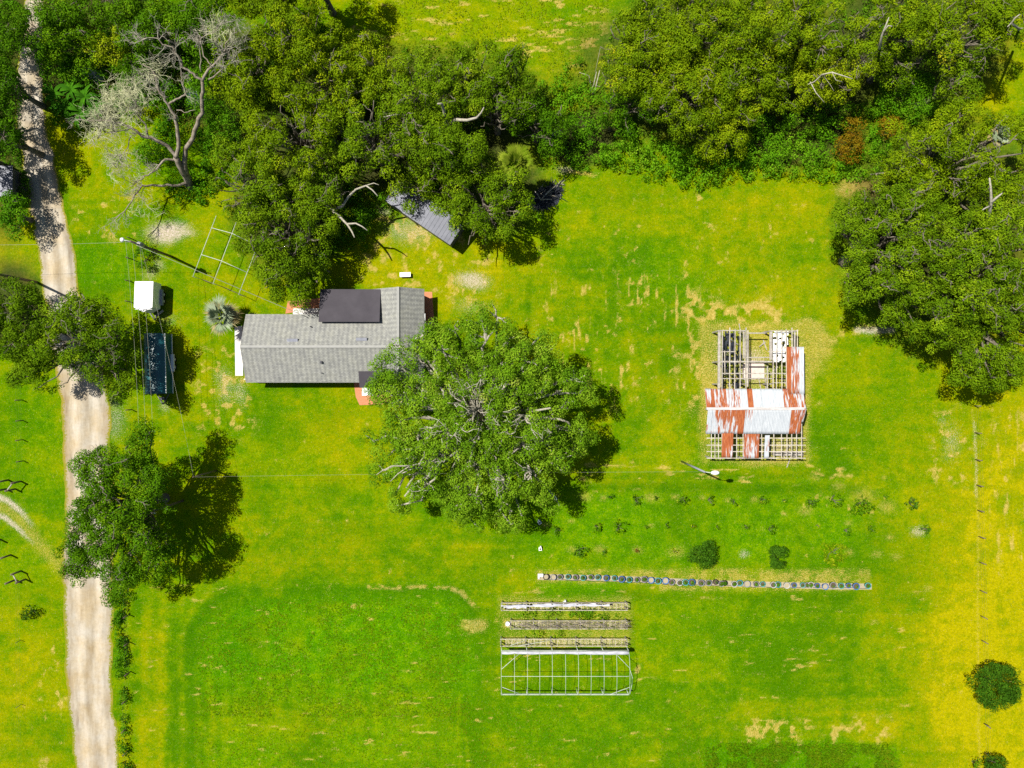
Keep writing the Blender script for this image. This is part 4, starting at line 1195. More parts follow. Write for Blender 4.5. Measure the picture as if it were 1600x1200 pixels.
bare_snag('dead_limb', 'long bare branches spreading above the pale lime tree', (1280, 118), [
    [(1280, 118, 2), (1284, 117, 8.2), (1300, 113, 8.8), (1316, 118, 9.1), (1332, 123, 9.3)], [(1284, 117, 8.2), (1272, 128, 8.8), (1262, 132, 9.1)], [(1266, 128, 8.8), (1275, 145, 9.0), (1288, 160, 9.0)],
    [(1300, 113, 8.8), (1306, 125, 9.1), (1316, 128, 9.1)], [(1288, 120, 8.5), (1297, 132, 8.9), (1303, 142, 9)]], .09, 5)
bare_snag('dead_limb', 'bare twisted limb at the wood corner on the frame edge', (1590, 60), [
    [(1590, 60, 2), (1592, 45, 10.5), (1580, 36, 11.6), (1586, 28, 12), (1594, 22, 12.3)], [(1592, 45, 10.5), (1598, 44, 11.5)], [(1580, 36, 11.6), (1574, 42, 11.8)]], .12, 6)
bare_snag('dead_limb', 'long pale limb in the wood above the bright thicket', (1375, 70), [
    [(1375, 70, 2), (1374, 76, 10), (1378, 55, 11.6), (1384, 40, 12.2), (1389, 27, 12.6)], [(1380, 50, 11.8), (1388, 40, 12.2), (1394, 41, 12.4)]], .13, 7)
bare_snag('dead_limb', 'pale bare branches in the huge oak crown facing the lawn', (700, 730), [
    [(700, 730, 4), (680, 712, 10), (665, 722, 11), (640, 728, 11.4), (622, 740, 11.5), (610, 752, 11.4)], [(645, 727, 11.3), (632, 728, 11.8), (612, 728, 11.8), (598, 735, 11.6), (588, 742, 11.4)],
    [(680, 712, 10), (692, 698, 11.5), (690, 685, 12.2)], [(668, 650, 12.5), (684, 656, 12.8), (697, 668, 13)], [(655, 670, 12.6), (676, 668, 13), (694, 664, 13.2)], [(706, 735, 12), (712, 720, 12.8), (708, 707, 13)]], .075, 8)

# ---------------------------------------------------------------- house
def house():
    EV, RG = 2.55, 4.15
    O = at(520, 545)
    root = empty('house', O); tag(root, 'long grey shingled house with dark flat rear roof', 'house')
    def L(v): return (v[0] - O.x, v[1] - O.y, v[2])
    def slab(pts, mat, name, th=.14, parent=root):
        """A roof plane with thickness, in its own flat coordinates so that shingle courses follow the eaves."""
        up = [Vector(L(p)) for p in pts]; dn = [p - Vector((0, 0, th)) for p in up]
        n = len(up)
        nrm = (up[1] - up[0]).cross(up[2] - up[0])
        if nrm.z < 0: up.reverse(); dn.reverse()
        fs = [tuple(range(n)), tuple(reversed(range(n, 2 * n)))] + [(i + n, (i + 1) % n + n, (i + 1) % n, i) for i in range(n)]
        return MB().poly(up + dn, fs).build(name, mat, parent)
    yN, yS, yR = at(0, 491, EV).y, at(0, 597, EV).y, at(0, 541.5, RG).y
    xW, xWr = at(382, 0, EV).x, at(377, 0, RG).x
    gW, gE, gR = at(588, 0, EV).x, at(662, 0, EV).x, at(622, 0, RG).x
    gN, gS = at(0, 451.5, EV).y, at(0, 598, EV).y
    xW = (xW + xWr) / 2
    # main wing, two slopes
    slab([(xW, yR, RG), (gR, yR, RG), (gR, yN, EV), (xW, yN, EV)], M['shingle'], 'roof')
    slab([(xW, yS, EV), (gR, yS, EV), (gR, yR, RG), (xW, yR, RG)], M['shingle'], 'roof')
    # cross gable: courses run the other way, so the plane is built turned a quarter
    def turned(pts, name):
        o = slab([(p[1], -p[0], p[2]) for p in [(a - O.x, b - O.y, c) for a, b, c in pts]], M['shingle'], name)
        me = o.data
        for v in me.vertices:
            v.co.x += O.x; v.co.y += O.y
        o.rotation_euler = (0, 0, math.pi / 2)
        return o
    zoff = .015
    turned([(gR, gN, RG + zoff), (gE, gN, EV + zoff), (gE, gS, EV + zoff), (gR, gS, RG + zoff)], 'roof')
    turned([(gW - .6, gN, EV + zoff - .3), (gR, gN, RG + zoff), (gR, yR, RG + zoff), (gW - .6, yR + .001, EV + zoff - .3)], 'roof')
    cap = MB()
    cap.bar(L((xW, yR, RG + .02)), L((gR, yR, RG + .02)), .26, .05)
    cap.bar(L((gR, gN, RG + .04)), L((gR, gS, RG + .04)), .26, .05)
    cap.build('ridge_cap', M['ridge'], root)
    # flat rear roof and porch roof
    fx0, fx1, fy0, fy1 = at(500.5, 0, 2.9).x, at(594, 0, 3.2).x, at(0, 452, 2.9).y, at(0, 503, 3.5).y
    slab([(fx0, fy1, 3.62), (fx1, fy1, 3.62), (fx1, fy0, 2.95), (fx0, fy0, 2.95)], M['membrane'], 'flat_roof', .2)
    px0, px1, py0, py1 = at(561, 0, 2.9).x, at(612, 0, 2.9).x, at(0, 580, 3.1).y, at(0, 606, 2.5).y
    slab([(px0, py1, 2.62), (px1, py1, 2.62), (px1, py0, 3.2), (px0, py0, 3.2)], M['membrane'], 'porch_roof', .12)
    # walls (brick), set in under the eaves
    w = MB()
    i_ = .35
    w.prism([L((x, y, 0))[:2] for x, y in [(xW + i_, yS + i_), (gE - i_, yS + i_), (gE - i_, gN - i_), (fx0 + .25, gN - i_), (fx0 + .25, yN - i_), (xW + i_, yN - i_)]], -.1, EV - .18)
    w.poly([L((xW + i_, yS + i_, EV - .18)), L((xW + i_, yN - i_, EV - .18)), L((xW + i_, yR, RG - .24))], [(0, 2, 1)])
    w.poly([L((gW, gN - i_, EV - .18)), L((gE - i_, gN - i_, EV - .18)), L((gR, gN - i_, RG - .24))], [(0, 2, 1)])
    w.build('wall', M['brick_wall'], root)
    fa = MB()
    fa.bar(L((xW, yS - .03, EV - .09)), L((gE, yS - .03, EV - .09)), .04, .2)
    fa.bar(L((gE + .03, gN, EV - .09)), L((gE + .03, gS, EV - .09)), .04, .2)
    fa.build('fascia', M['fascia'], root)
    for x in (402, 450, 520):
        wn = MB().box(L((at(x, 0).x, yS + i_ - .03, 1.4)), (1.5, .06, 1.1)).build('window', M['white_metal'], root)
        MB().box(L((at(x, 0).x, yS + i_ - .065, 1.4)), (1.36, .03, .96)).build('pane', M['dark_metal'], wn)
    MB().box(L((at(574, 0).x, yS + i_ - .03, 1.05)), (.95, .06, 2.05)).build('door', M['dark_metal'], root)
    for x, y in ((457, 531.5), (565, 530)):
        z = RG - .25
        c = at(x, y, z)
        MB().box(L((c.x, c.y, z + .04)), (1.15, .32, .12), Matrix.Rotation(.42, 3, 'X')).build('roof_vent', M['dark_metal'] if False else M['pipe_grey'], root)
    for x, y, z, r, hh in ((486, 510.5, 3.2, .06, .35), (503, 566, 3.3, .16, .35), (503.5, 583, 2.9, .05, .4)):
        c = at(x, y, z)
        MB().tube([L((c.x, c.y, z - .3)), L((c.x, c.y, z + hh))], r, 10).build('vent_pipe', M['dark_metal'], root)
    c = at(474, 493, 2.9)
    MB().tube([L((c.x, c.y, 2.6)), L((c.x, c.y, 3.9))], .035, 6).build('service_mast', M['pipe'], root)
    ds = MB()
    g = at(664, 503, 2.4)
    ds.tube([L((g.x, g.y + .9, 2.45)), L((g.x, g.y - .1, 2.4)), L((g.x + .1, g.y - .1, .25)), L((g.x + .55, g.y + .25, .1))], .05, 6)
    ds.build('downspout', M['white_metal'], root)
M['pipe_grey'] = simple('grey_vent_metal', (.20, .21, .25), (.30, .31, .35), 3, .5, .4)
M['fascia'] = simple('grey_fascia', (.20, .20, .19), (.28, .28, .27), 3, .8, .2)
house()

# ---------------------------------------------------------------- shed with ribbed metal roof
def shed():
    H = 2.5
    A = at(602, 314, H); B = at(703.5, 383, H)
    t = (B - A); Lx = t.length; ang = math.atan2(t.y, t.x)
    c = (A + B) / 2; nrm = Vector((-math.sin(ang), math.cos(ang), 0)); dep = 2.75
    mid_ = c + nrm * dep / 2; mid_.z = 0
    root = empty('metal_shed', mid_, ang); tag(root, 'long shed with ribbed dark grey metal roof under the oaks', 'shed')
    rf = MB()
    z0, z1 = H, H + .45
    rf.poly([(-Lx / 2, -dep / 2, z0), (Lx / 2, -dep / 2, z0), (Lx / 2, dep / 2, z1), (-Lx / 2, dep / 2, z1), (-Lx / 2, -dep / 2, z0 - .05), (Lx / 2, -dep / 2, z0 - .05), (Lx / 2, dep / 2, z1 - .05), (-Lx / 2, dep / 2, z1 - .05)],
            [(0, 1, 2, 3), (7, 6, 5, 4), (0, 4, 5, 1), (1, 5, 6, 2), (2, 6, 7, 3), (3, 7, 4, 0)])
    n = int(Lx / .42)
    for i in range(n + 1):
        x = -Lx / 2 + .04 + i * (Lx - .08) / n
        rf.bar((x, -dep / 2, z0 + .02), (x, dep / 2, z1 + .02), .04, .018)
    rf.build('roof', M['shed_roof'], root)
    w = MB()
    w.box((0, 0, z0 / 2 - .06), (Lx - .3, dep - .3, z0 - .1))
    w.build('wall', M['dark_metal'], root)
    MB().box((-Lx * .2, -dep / 2 + .13, 1.0), (1.8, .05, 1.9)).build('door', M['grey_wood'], root)
shed()

def small_roof():
    c = at(0, 283, 2.6); root = empty('metal_shed', (c.x, c.y, 0)); tag(root, 'small grey roofed shed cut by the frame across the lane', 'shed')
    MB().box((-.3, 0, 2.62), (3.4, 3.3, .08)).build('roof', M['shed_roof'], root)
    MB().box((-.4, 0, 1.28), (2.9, 2.9, 2.56)).build('wall', M['dark_metal'], root)
small_roof()

# ---------------------------------------------------------------- trailers
def wheel(parent, x, y, r=.33):
    t = MB(); t.lathe([(r * .55, -.09), (r, -.09), (r, .09), (r * .55, .09)], n=18)
    o = t.build('tyre', M['black'], None)
    h = MB(); h.lathe([(0.0, .07), (r * .56, .07), (r * .56, -.07), (0.0, -.07)], n=14)
    w = empty('wheel', (x, y, r)); w.parent = parent; w.rotation_euler = (0, math.pi / 2, 0)
    o.parent = w
    h.build('rim', M['white_metal'], w)

def white_trailer():
    H = 2.25
    pts = [at(211, 440, H), at(239.5, 440, H), at(238, 480, H), at(224, 487.5, H), at(209.5, 480, H)]
    c = sum(pts, Vector()) / 5; c.z = 0
    root = empty('cargo_trailer', c); tag(root, 'white box trailer with pointed nose beside the lane fence', 'trailer')
    out = [((p - c).x, (p - c).y) for p in pts][::-1]
    MB().prism(out, .55, H - .03).build('body', M['white_metal'], root)
    sc = [(x * 1.015, y * 1.01) for x, y in out]
    r = MB(); r.prism(sc, H - .03, H + .03)
    for k in range(1, 4):
        y = max(p[1] for p in out) - k * 1.0
        r.box((0, y, H + .034), (1.86, .04, .012))
    r.build('roof', M['roof_white'], root)
    xr = max(p[0] for p in out)
    f = MB()
    f.box((xr + .13, .25, .78), (.28, 1.75, .06)); f.box((xr + .25, .25, .68), (.03, 1.75, .2))
    f.build('fender', M['pipe_grey'], root)
    for yy in (.62, -.12):
        wheel(root, xr + .13, yy)
        wheel(root, -xr - .02, yy)
    ymin = min(p[1] for p in out)
    tg = MB(); tg.bar((-.6, ymin + .6, .5), (.35, ymin - .75, .5), .1, .1); tg.bar((.75, ymin + .6, .5), (.35, ymin - .75, .5), .1, .1)
    tg.tube([(.35, ymin - .7, .02), (.35, ymin - .7, .75)], .05, 8)
    tg.build('tongue', M['dark_metal'], root)
    MB().bar((.35, ymin - .3, .5), (1.25, ymin + .35, .5), .22, .07).build('ramp_board', M['grey_wood'], root)
M['roof_white'] = simple('white_trailer_roof', (.56, .56, .57), (.68, .68, .68), 1.2, .45, .4)
white_trailer()

def teal_trailer():
    H = 2.5
    c = at(239, 568, H); c.z = 0
    root = empty('cargo_trailer', c, math.radians(1.2)); tag(root, 'long dark teal trailer partly under the oak by the lane', 'trailer')
    Wd, Ln = 2.25, 6.55
    prof = []
    for k in range(13):
        u = -1 + k / 6
        prof.append((u * Wd / 2, H + .10 - .45 * abs(u) ** 2.6 + (.16 if abs(u) < .05 else 0) * 0))
    b = MB()
    n = len(prof)
    ring = [(x, -Ln / 2, z) for x, z in prof] + [(x, Ln / 2, z) for x, z in prof]
    fs = [(i, i + 1, i + 1 + n, i + n) for i in range(n - 1)]
    b.poly(ring, fs, True)
    b.build('roof', M['teal_skin'], root)
    MB().prism([(-Wd / 2, -Ln / 2), (Wd / 2, -Ln / 2), (Wd / 2, Ln / 2), (-Wd / 2, Ln / 2)], .5, H - .35).build('body', M['teal_skin'], root)
    e = MB()
    for yy in (-Ln / 2 + .02, Ln / 2 - .02):
        e.poly([(x, yy, z - .01) for x, z in prof] + [(Wd / 2, yy, H - .36), (-Wd / 2, yy, H - .36)], [tuple(range(n + 2))])
    e.build('end_panel', M['teal_skin'], root)
    t = MB(); t.box((Wd / 2 + .03, 0, H - .4), (.06, Ln, .08)); t.box((Wd / 2 + .02, 0, .55), (.06, Ln, .12))
    t.build('trim_rail', M['white_metal'], root)
    f = MB(); f.box((Wd / 2 + .15, .1, .85), (.32, 1.9, .06)); f.box((Wd / 2 + .29, .1, .74), (.03, 1.9, .2)); f.build('fender', M['white_metal'], root)
    for yy in (.5, -.35):
        wheel(root, Wd / 2 + .14, yy); wheel(root, -Wd / 2 - .02, yy)
    tg = MB(); tg.bar((-.7, -Ln / 2, .5), (0, -Ln / 2 - 1.2, .5), .1, .1); tg.bar((.7, -Ln / 2, .5), (0, -Ln / 2 - 1.2, .5), .1, .1); tg.tube([(0, -Ln / 2 - 1.1, .02), (0, -Ln / 2 - 1.1, .8)], .05, 8)
    tg.box((0, -Ln / 2 - .55, .62), (.5, .35, .3))
    tg.build('tongue', M['dark_metal'], root)
teal_trailer()

# ---------------------------------------------------------------- pipe frame on the lawn behind the house
def pipe_frame():
    H = 2.2
    P = {(i, j): None for i in range(3) for j in range(3)}
    rails = [((301.5, 432), (338, 337)), ((333, 443), (370, 345)), ((373, 460), (410, 365))]
    o = at(350, 400); root = empty('pipe_frame', o); tag(root, 'white pipe carport frame without cover on the lawn', 'frame')
    def G(x, y, z):
        p = at(x, y, H) - o; p.z = z; return p
    for a, b in rails:
        MB().tube([G(*a, H), G(*b, H)], .03, 8).build('rail', M['pipe'], root)
    for u in (.0, .36, .80):
        pa = [tuple(a[k] + (b[k] - a[k]) * u for k in (0, 1)) for a, b in rails]
        if u == 0:
            MB().tube([G(*pa[0], .06), G(*pa[1], .06), G(*pa[2], .06)], .035, 8).build('base_pipe', M['pole'], root)
        else:
            MB().tube([G(*pa[0], H + .02), G(*pa[1], H + .02), G(*pa[2], H + .02)], .028, 8).build('cross_pipe', M['pipe'], root)
    for (a, b) in (rails[0], rails[1], rails[2]):
        for u in (.0, .8):
            x, y = a[0] + (b[0] - a[0]) * u, a[1] + (b[1] - a[1]) * u
            MB().tube([G(x, y, -.1), G(x, y, H)], .03, 8).build('post', M['pipe'], root)
pipe_frame()

# ---------------------------------------------------------------- utility poles, lamp pole and wires
def pole(name, label, cat, base, top_h, r=.15, arm=None, lamp=None):
    b = at(*base); root = empty(name, b); tag(root, label, cat)
    MB().tube([(0, 0, -.3), (0, 0, top_h)], [r, r * .7], 12).build('post', M['pole'], root)
    if arm:
        ang, L, z = arm
        d = Vector((math.cos(ang), math.sin(ang), 0))
        MB().bar(-d * L / 2 + Vector((0, 0, z)), d * L / 2 + Vector((0, 0, z)), .1, .12).build('crossarm', M['grey_wood'], root)
        for s in (-.9, 0, .9):
            p = d * (s * L / 2) + Vector((0, 0, z + .06))
            MB().lathe([(.0, 0), (.05, 0), (.06, .08), (.03, .16), (0, .18)], p, 10).build('insulator', M['white_metal'], root)
    return root
p1 = pole('utility_pole', 'brown utility pole with white lamp head on the lawn by the lane', 'utility pole', (268, 401), 8.3, .15, (math.radians(-10), 1.6, 7.7))
T1 = p1.location + Vector((0, 0, 8.0))
lm = MB()
lm.tube([(0, 0, 7.4), (-.3, .1, 7.9), (-.75, .15, 8.1)], .03, 6); lm.build('lamp_arm', M['pipe'], p1)
MB().lathe([(0, .14), (.16, .10), (.24, -.06), (.2, -.12), (0, -.12)], (-.95, .2, 8.1), 14).build('lamp_head', M['white_metal'], p1)
MB().tube([(.26, -.02, 6.4), (.26, -.02, 7.3)], .2, 12).build('transformer', M['pipe_grey'], p1)

p2 = pole('utility_pole', 'tall pole across the lane with its shadow on the lane', 'utility pole', (57, 441), 7.4, .16)
p3 = pole('utility_pole', 'utility pole standing in the crown of the lane oak', 'utility pole', (286, 782), 7.8, .14, (0, 1.6, 7.4))
p4 = pole('utility_pole', 'short pole where the lawn cable turns', 'utility pole', (338, 735), 5.6, .10)
# lamp pole by the barn
b5 = at(1065, 721); p5 = empty('lamp_pole', b5); tag(p5, 'slim grey lamp pole with white cobra head by the barn', 'lamp pole')
MB().tube([(0, 0, -.2), (0, 0, 9.2)], [.12, .085], 12).build('post', M['pipe_grey'], p5)
MB().tube([(0, 0, 9.1), (.35, -.03, 9.3), (.75, -.05, 9.35)], .04, 6).build('lamp_arm', M['pipe'], p5)
hd = MB(); hd.lathe([(0, .12), (.17, .08), (.26, -.02), (.22, -.10), (0, -.12)], (0, 0, 0), 14)
h5 = hd.build('lamp_head', M['white_metal'], p5); h5.location = (1.0, -.06, 9.36); h5.scale = (1.7, .85, .8)

def cable(label, a, b, sag=.4, r=.018, cat='cable'):
    a = Vector(a); b = Vector(b); pts = []
    for i in range(25):
        u = i / 24; p = a.lerp(b, u); p.z -= sag * 4 * u * (1 - u); pts.append(p)
    o = MB().tube([p - a for p in pts], r, 5).build('overhead_cable', M['wire'], None); o.location = a
    tag(o, label, cat)
T2 = p2.location + Vector((0, 0, 7.2)); T3 = p3.location + Vector((0, 0, 7.5)); T4 = p4.location + Vector((0, 0, 5.5)); T5 = p5.location + Vector((0, 0, 9.0))
mast = at(474, 493, 2.9); mast.z = 3.85
cable('thick pale service cable running from the lamp-headed pole to the house', T1 + Vector((.1, -.2, -.6)), mast, .35, .022)
cable('thin cable from the lamp-headed pole to the short lawn pole', T1 + Vector((.2, -.1, -1.2)), T4, .5, .009)
cable('cable across the lawn from the short pole to the barn lamp pole', T4, T5, .7, .006)
cable('cable crossing the lane to the tall pole', T1, T2 + Vector((-3, 2.6, .6)), .5, .012)
cable('inner overhead cable above the lane fence', T1 + Vector((-.7, .1, -.1)), T3 + Vector((-.7, 0, 0)), .6, .010)
cable('outer overhead cable above the teal trailer', T1 + Vector((.7, -.1, -.1)), T3 + Vector((.7, 0, 0)), .6, .010)
cable('middle overhead cable of the pair above the lane fence', T1, T3, .6, .010)

# ---------------------------------------------------------------- fences
def fence(label, posts, h=1.15, r=.055, wires=True, mat='pole', group=None):
    b = at(*posts[0]); root = empty('wire_fence', b); tag(root, label, 'fence', group)
    pts = [at(x, y) - b for x, y in posts]
    src = None
    for p in pts:
        if src is None:
            src = MB().tube([(0, 0, -.2), (0, 0, h)], r, 8).build('post', M[mat], root); o = src
        else:
            o = src.copy(); COL.objects.link(o); o.parent = root
        o.location = p
    w = MB()
    for z in (.35, .7, 1.05):
        w.tube([p + Vector((0, 0, z * h / 1.15)) for p in pts], .003, 4)
    w.build('wire', M['pole'], root)
fence('wire fence with thin posts across the yellow pasture', [(1522, 634), (1523, 676), (1524, 718), (1526, 758), (1527, 797), (1529, 838), (1530, 878), (1531, 922), (1532, 962), (1533, 1000), (1535, 1042), (1536, 1090), (1537, 1130), (1538, 1175), (1540, 1230)])
fence('wire fence with dark posts on the grass across the lane', [(35, 590), (35, 625), (36, 657), (36, 687), (37, 720), (33, 752)])
fence('wire fence overgrown with creeper along the lane', [(208, 374), (206, 405), (205, 440), (205, 472), (206, 520), (206, 580), (206, 640), (205, 700), (204, 760), (203, 830), (201, 900), (202, 960), (203, 1003), (204, 1049), (200, 1092), (199, 1137), (201, 1172), (203, 1215)], 1.2, .06)
fence('wire fence past the gate assembly along the pasture', [(33, 893), (33, 1000), (34, 1100), (36, 1210)], .9, .03)

def gate_brace(label, posts, rail):
    b = at(*posts[0]); root = empty('fence_brace', b); tag(root, label, 'fence brace', 'timber braces at the track gateway')
    for x, y in posts:
        MB().tube([at(x, y) - b + Vector((0, 0, -.2)), at(x, y) - b + Vector((0, 0, 1.55))], .10, 10).build('post', M['pole'], root)
    i, j = rail
    MB().tube([at(*posts[i]) - b + Vector((0, 0, 1.3)), at(*posts[j]) - b + Vector((0, 0, 1.3))], .07, 8).build('rail', M['grey_wood'], root)
gate_brace('timber fence brace on the barn-facing verge above the sandy track', [(33, 752), (24, 764), (13, 750), (9, 764)], (0, 1))
gate_brace('timber fence brace below the sandy track', [(33, 892), (40, 905), (17, 867), (24, 906), (1, 843)], (0, 1))

# ---------------------------------------------------------------- ruined barn
def barn():
    o = at(1180, 620); root = empty('ruined_barn', o); tag(root, 'ruined timber barn with rusty half-stripped metal roof', 'barn')
    EV, RG = 2.5, 3.35
    def G(x, y, h): return at(x, y, h) - o
    # roof sheets -------------------------------------------------
    def sheet_(x0, x1, y0, y1, z0, z1, rust0, rust1):
        a, b = G(x0, y0, z0), G(x1, y1, z1)
        zm = (z0 + z1) / 2; a.x = G(x0 - .4, y0, zm).x; b.x = G(x1 + .4, y0, zm).x
        n = max(3, int(abs(b.x - a.x) / .04)); m = 8
        pts = []; rs = []
        for j in range(m + 1):
            v = j / m
            for i in range(n + 1):
                u = i / n; x = a.x + (b.x - a.x) * u
                pts.append((x, a.y + (b.y - a.y) * v, z0 + (z1 - z0) * v + .018 * math.cos(x * 2 * math.pi / .16)))
                rs.append(rust0 + (rust1 - rust0) * v)
        w = n + 1
        fs = [(j * w + i, (j + 1) * w + i, (j + 1) * w + i + 1, j * w + i + 1) for j in range(m) for i in range(n)]
        s = MB().poly(pts, fs, True).build('roof_sheet', M['sheet'], root)
        at_ = s.data.attributes.new('rust', 'FLOAT', 'POINT'); at_.data.foreach_set('value', np.array(rs, np.float32))
        md = s.modifiers.new('thickness', 'SOLIDIFY'); md.thickness = .012
    z = 0
    for x0, x1, r0, r1 in ((1103, 1111, .36, .52), (1110, 1118, .58, .66), (1117, 1126, .44, .52), (1125, 1137, .56, .46), (1136, 1146, .34, .48), (1145, 1158, .46, .46), (1157, 1168, .30, .34),
                           (1168, 1177, .95, .95), (1177, 1190, .20, .25), (1190, 1207, .2, .22), (1206, 1224, .2, .22), (1223, 1233, .50, .54), (1232, 1241, .52, .55), (1240, 1249, .45, .5), (1248, 1257.5, .42, .5)):
        z += 1
        sheet_(x0, x1, 607.5 if x0 < 1228 else 615, 638.5, EV + .25 + .012 * (z % 2), RG + .012 * (z % 2), r0, r1)
    # bare rusty ridge flashing on the upper edge
    z = 0
    for x0, x1, r0, r1 in ((1105, 1112, .30, .36), (1111, 1118, .30, .42), (1117, 1127, .52, .40), (1126, 1138, .58, .40), (1137, 1149, .60, .42), (1148, 1155, .62, .40), (1154, 1163, .72, .52), (1162, 1176, .44, .28),
                           (1175, 1192, .30, .22), (1191, 1212, .22, .2), (1211, 1234, .2, .2), (1233, 1241, .54, .60), (1240, 1247, .50, .54), (1246, 1252, .52, .56), (1250, 1257, .45, .46)):
        z += 1
        sheet_(x0, x1, 638.8, 678 if x0 < 1248 else 660, RG + .012 * (z % 2), EV + .012 * (z % 2), r0, r1)
    for x0, x1, y0, y1, r0, r1 in ((1128.5, 1136, 677, 715, .60, .62), (1135, 1145, 677, 715, .66, .50), (1162.5, 1172, 678, 716, .48, .46), (1171, 1181, 678, 716, .56, .44), (1180, 1186, 678, 716, .52, .55), (1195, 1201.5, 680, 716, .34, .34)):
        z += 1
        sheet_(x0, x1, y0, y1, EV + .06 + .012 * (z % 2), EV - .25 + .012 * (z % 2), r0, r1)
    for x0, x1, r0, r1 in ((1230, 1238, .62, .95), (1237, 1244, .42, .50), (1243, 1250, .44, .46), (1249, 1256, .30, .38)):
        z += 1
        sheet_(x0, x1, 542, 615.5, EV + .1 + .012 * (z % 2), EV + .2 + .012 * (z % 2), r0, r1)
    cap = MB(); cap.bar(G(1104, 638.5, RG + .07), G(1257, 638.5, RG + .07), .28, .03); cap.build('ridge_cap', M['sheet_plain'], root)
    # lattice: purlins across, rafters along -------------------------------------------------
    for y, zz in ((684.5, EV - .06), (695.5, EV - .14), (705.5, EV - .22), (715.8, EV - .30)):
        MB().bar(G(1104, y, zz), G(1258.5, y, zz), .085, .06).build('purlin', M['pale_wood'], root)
    for x in (1111.5, 1117, 1122.5, 1128, 1151, 1161, 1190, 1209, 1221, 1229.5, 1237, 1244.5, 1252.5):
        MB().bar(G(x, 662, EV + .12), G(x, 717, EV - .40), .075, .06).build('rafter', M['pale_wood'], root)
    # posts
    for x in (1112, 1161, 1209, 1252):
        for y, hh in ((716, 2.2), (676, 2.4), (640, 3.2), (608, 2.5)):
            g = G(x, y, 2.3); g.z = 0
            MB().box((g.x, g.y, hh / 2 - .1), (.14, .14, hh + .15)).build('post', M['grey_wood'], root)
    # open frame at the far end -------------------------------------------------
    for x, w, y0, y1 in ((1123.5, .38, 516, 607), (1128.2, .14, 516, 612), (1140.2, .11, 512, 610), (1148.3, .10, 514, 610), (1157, .10, 514, 612), (1162, .22, 518, 560), (1165.6, .16, 512, 607), (1168.6, .12, 516, 604),
                         (1204.8, .40, 518, 562), (1207.5, .12, 560, 611), (1199, .14, 572, 611), (1213, .09, 516, 612), (1221, .09, 515, 612), (1229, .10, 514, 612), (1237.5, .11, 512, 560), (1241.5, .20, 516, 545), (1245.8, .10, 515, 545), (1131.8, .10, 548, 585)):
        MB().bar(G(x + rnd.gauss(0, .35), y0, EV + rnd.gauss(0, .04)), G(x + rnd.gauss(0, .35), y1, EV + rnd.gauss(0, .05)), w * .78, .08).build('rafter', M['grey_wood'] if w > .13 else M['pale_wood'], root)
    for y, x0, x1, w in ((516.5, 1121, 1165, .10), (517, 1202, 1247, .10), (549.5, 1124, 1148, .09), (549.5, 1200, 1232, .09), (565, 1121, 1206, .16), (583.5, 1127, 1232, .10), (520.5, 1166, 1196, .12), (558.5, 1166, 1202, .10), (591.5, 1124, 1206, .09), (598, 1206, 1232, .07)):
        MB().bar(G(x0, y, EV - .1), G(x1, y, EV - .1), w, .1).build('beam', M['grey_wood'], root)
    for x in (1124, 1166, 1205, 1246):
        for y in (517, 565, 600):
            g = G(x, y, EV); g.z = 0
            MB().box((g.x, g.y, EV / 2 - .15), (.15, .15, EV + .05)).build('post', M['grey_wood'], root)
    # what lies inside
    inside = [('floor_slab', M['slab_pink'], (1160, 568, 1194, 591), .05)]
    for nm, mt, (x0, y0, x1, y1), zt in inside:
        a, b = G(x0, y1, 0), G(x1, y0, 0)
        MB().prism([(a.x, a.y), (b.x, a.y), (b.x, b.y), (a.x, b.y)], -.05, zt).build(nm, mt, root)
    rg = random.Random(3)
    def rag(nm, x0, y0, x1, y1, z, mat, k):
        a, b = G(x0, y1, z), G(x1, y0, z); n, m = 9, 16
        pts = []; 
        for j in range(m + 1):
            for i in range(n + 1):
                pts.append((a.x + (b.x - a.x) * i / n + rg.gauss(0, .03), a.y + (b.y - a.y) * j / m + rg.gauss(0, .03), z + rg.gauss(0, .05) + .1 * math.sin(i * 1.3 + j)))
        fs = [(j * (n + 1) + i, j * (n + 1) + i + 1, (j + 1) * (n + 1) + i + 1, (j + 1) * (n + 1) + i) for j in range(m) for i in range(n) if rg.random() < k]
        MB().poly(pts, fs).build(nm, mat, root)
    rag('shade_cloth', 1129, 517, 1147, 574, .75, M['tarp_black'], .62)
    rag('shade_cloth', 1146, 520, 1158, 608, .6, M['tarp_black'], .42)
    rag('shade_cloth', 1130, 575, 1146, 606, .5, M['tarp_black'], .30)
    rag('torn_sheet', 1208, 518, 1231, 566, 1.7, M['white_metal'], .86)
    for y in (572, 578, 588, 593, 604):
        MB().bar(G(1218, y, .9), G(1231, y, .9), .07, .07).build('rung', M['pole'], root)
    mb = MB()
    for _ in range(60):
        x, y = rg.uniform(1132, 1250), rg.uniform(520, 712); a = rg.uniform(0, 6.28); Ln = rg.uniform(.4, 1.6)
        p = G(x, y, 0); p.z = .06
        mb.bar(p, p + Vector((math.cos(a) * Ln, math.sin(a) * Ln, rg.uniform(0, .2))), .09, .04)
    mb.build('fallen_boards', M['grey_wood'], root)
    tr = MB()
    for x0 in (1206, 1222, 1238):
        a, b = G(x0, 711, 0), G(x0 + 13, 705, 0)
        tr.prism([(a.x, a.y), (b.x, a.y), (b.x, b.y), (a.x, b.y)], -.02, .7)
    tr.build('feed_trough', M['grey_wood'], root)
M['sheet_plain'] = simple('pale_flashing', (.34, .30, .27), (.58, .58, .58), 2, .5, .35, stretch=(.6, 4, 4))
M['slab_pink'] = simple('pinkish_concrete', (.50, .40, .35), (.64, .54, .48), 3, .9, .1)
barn()

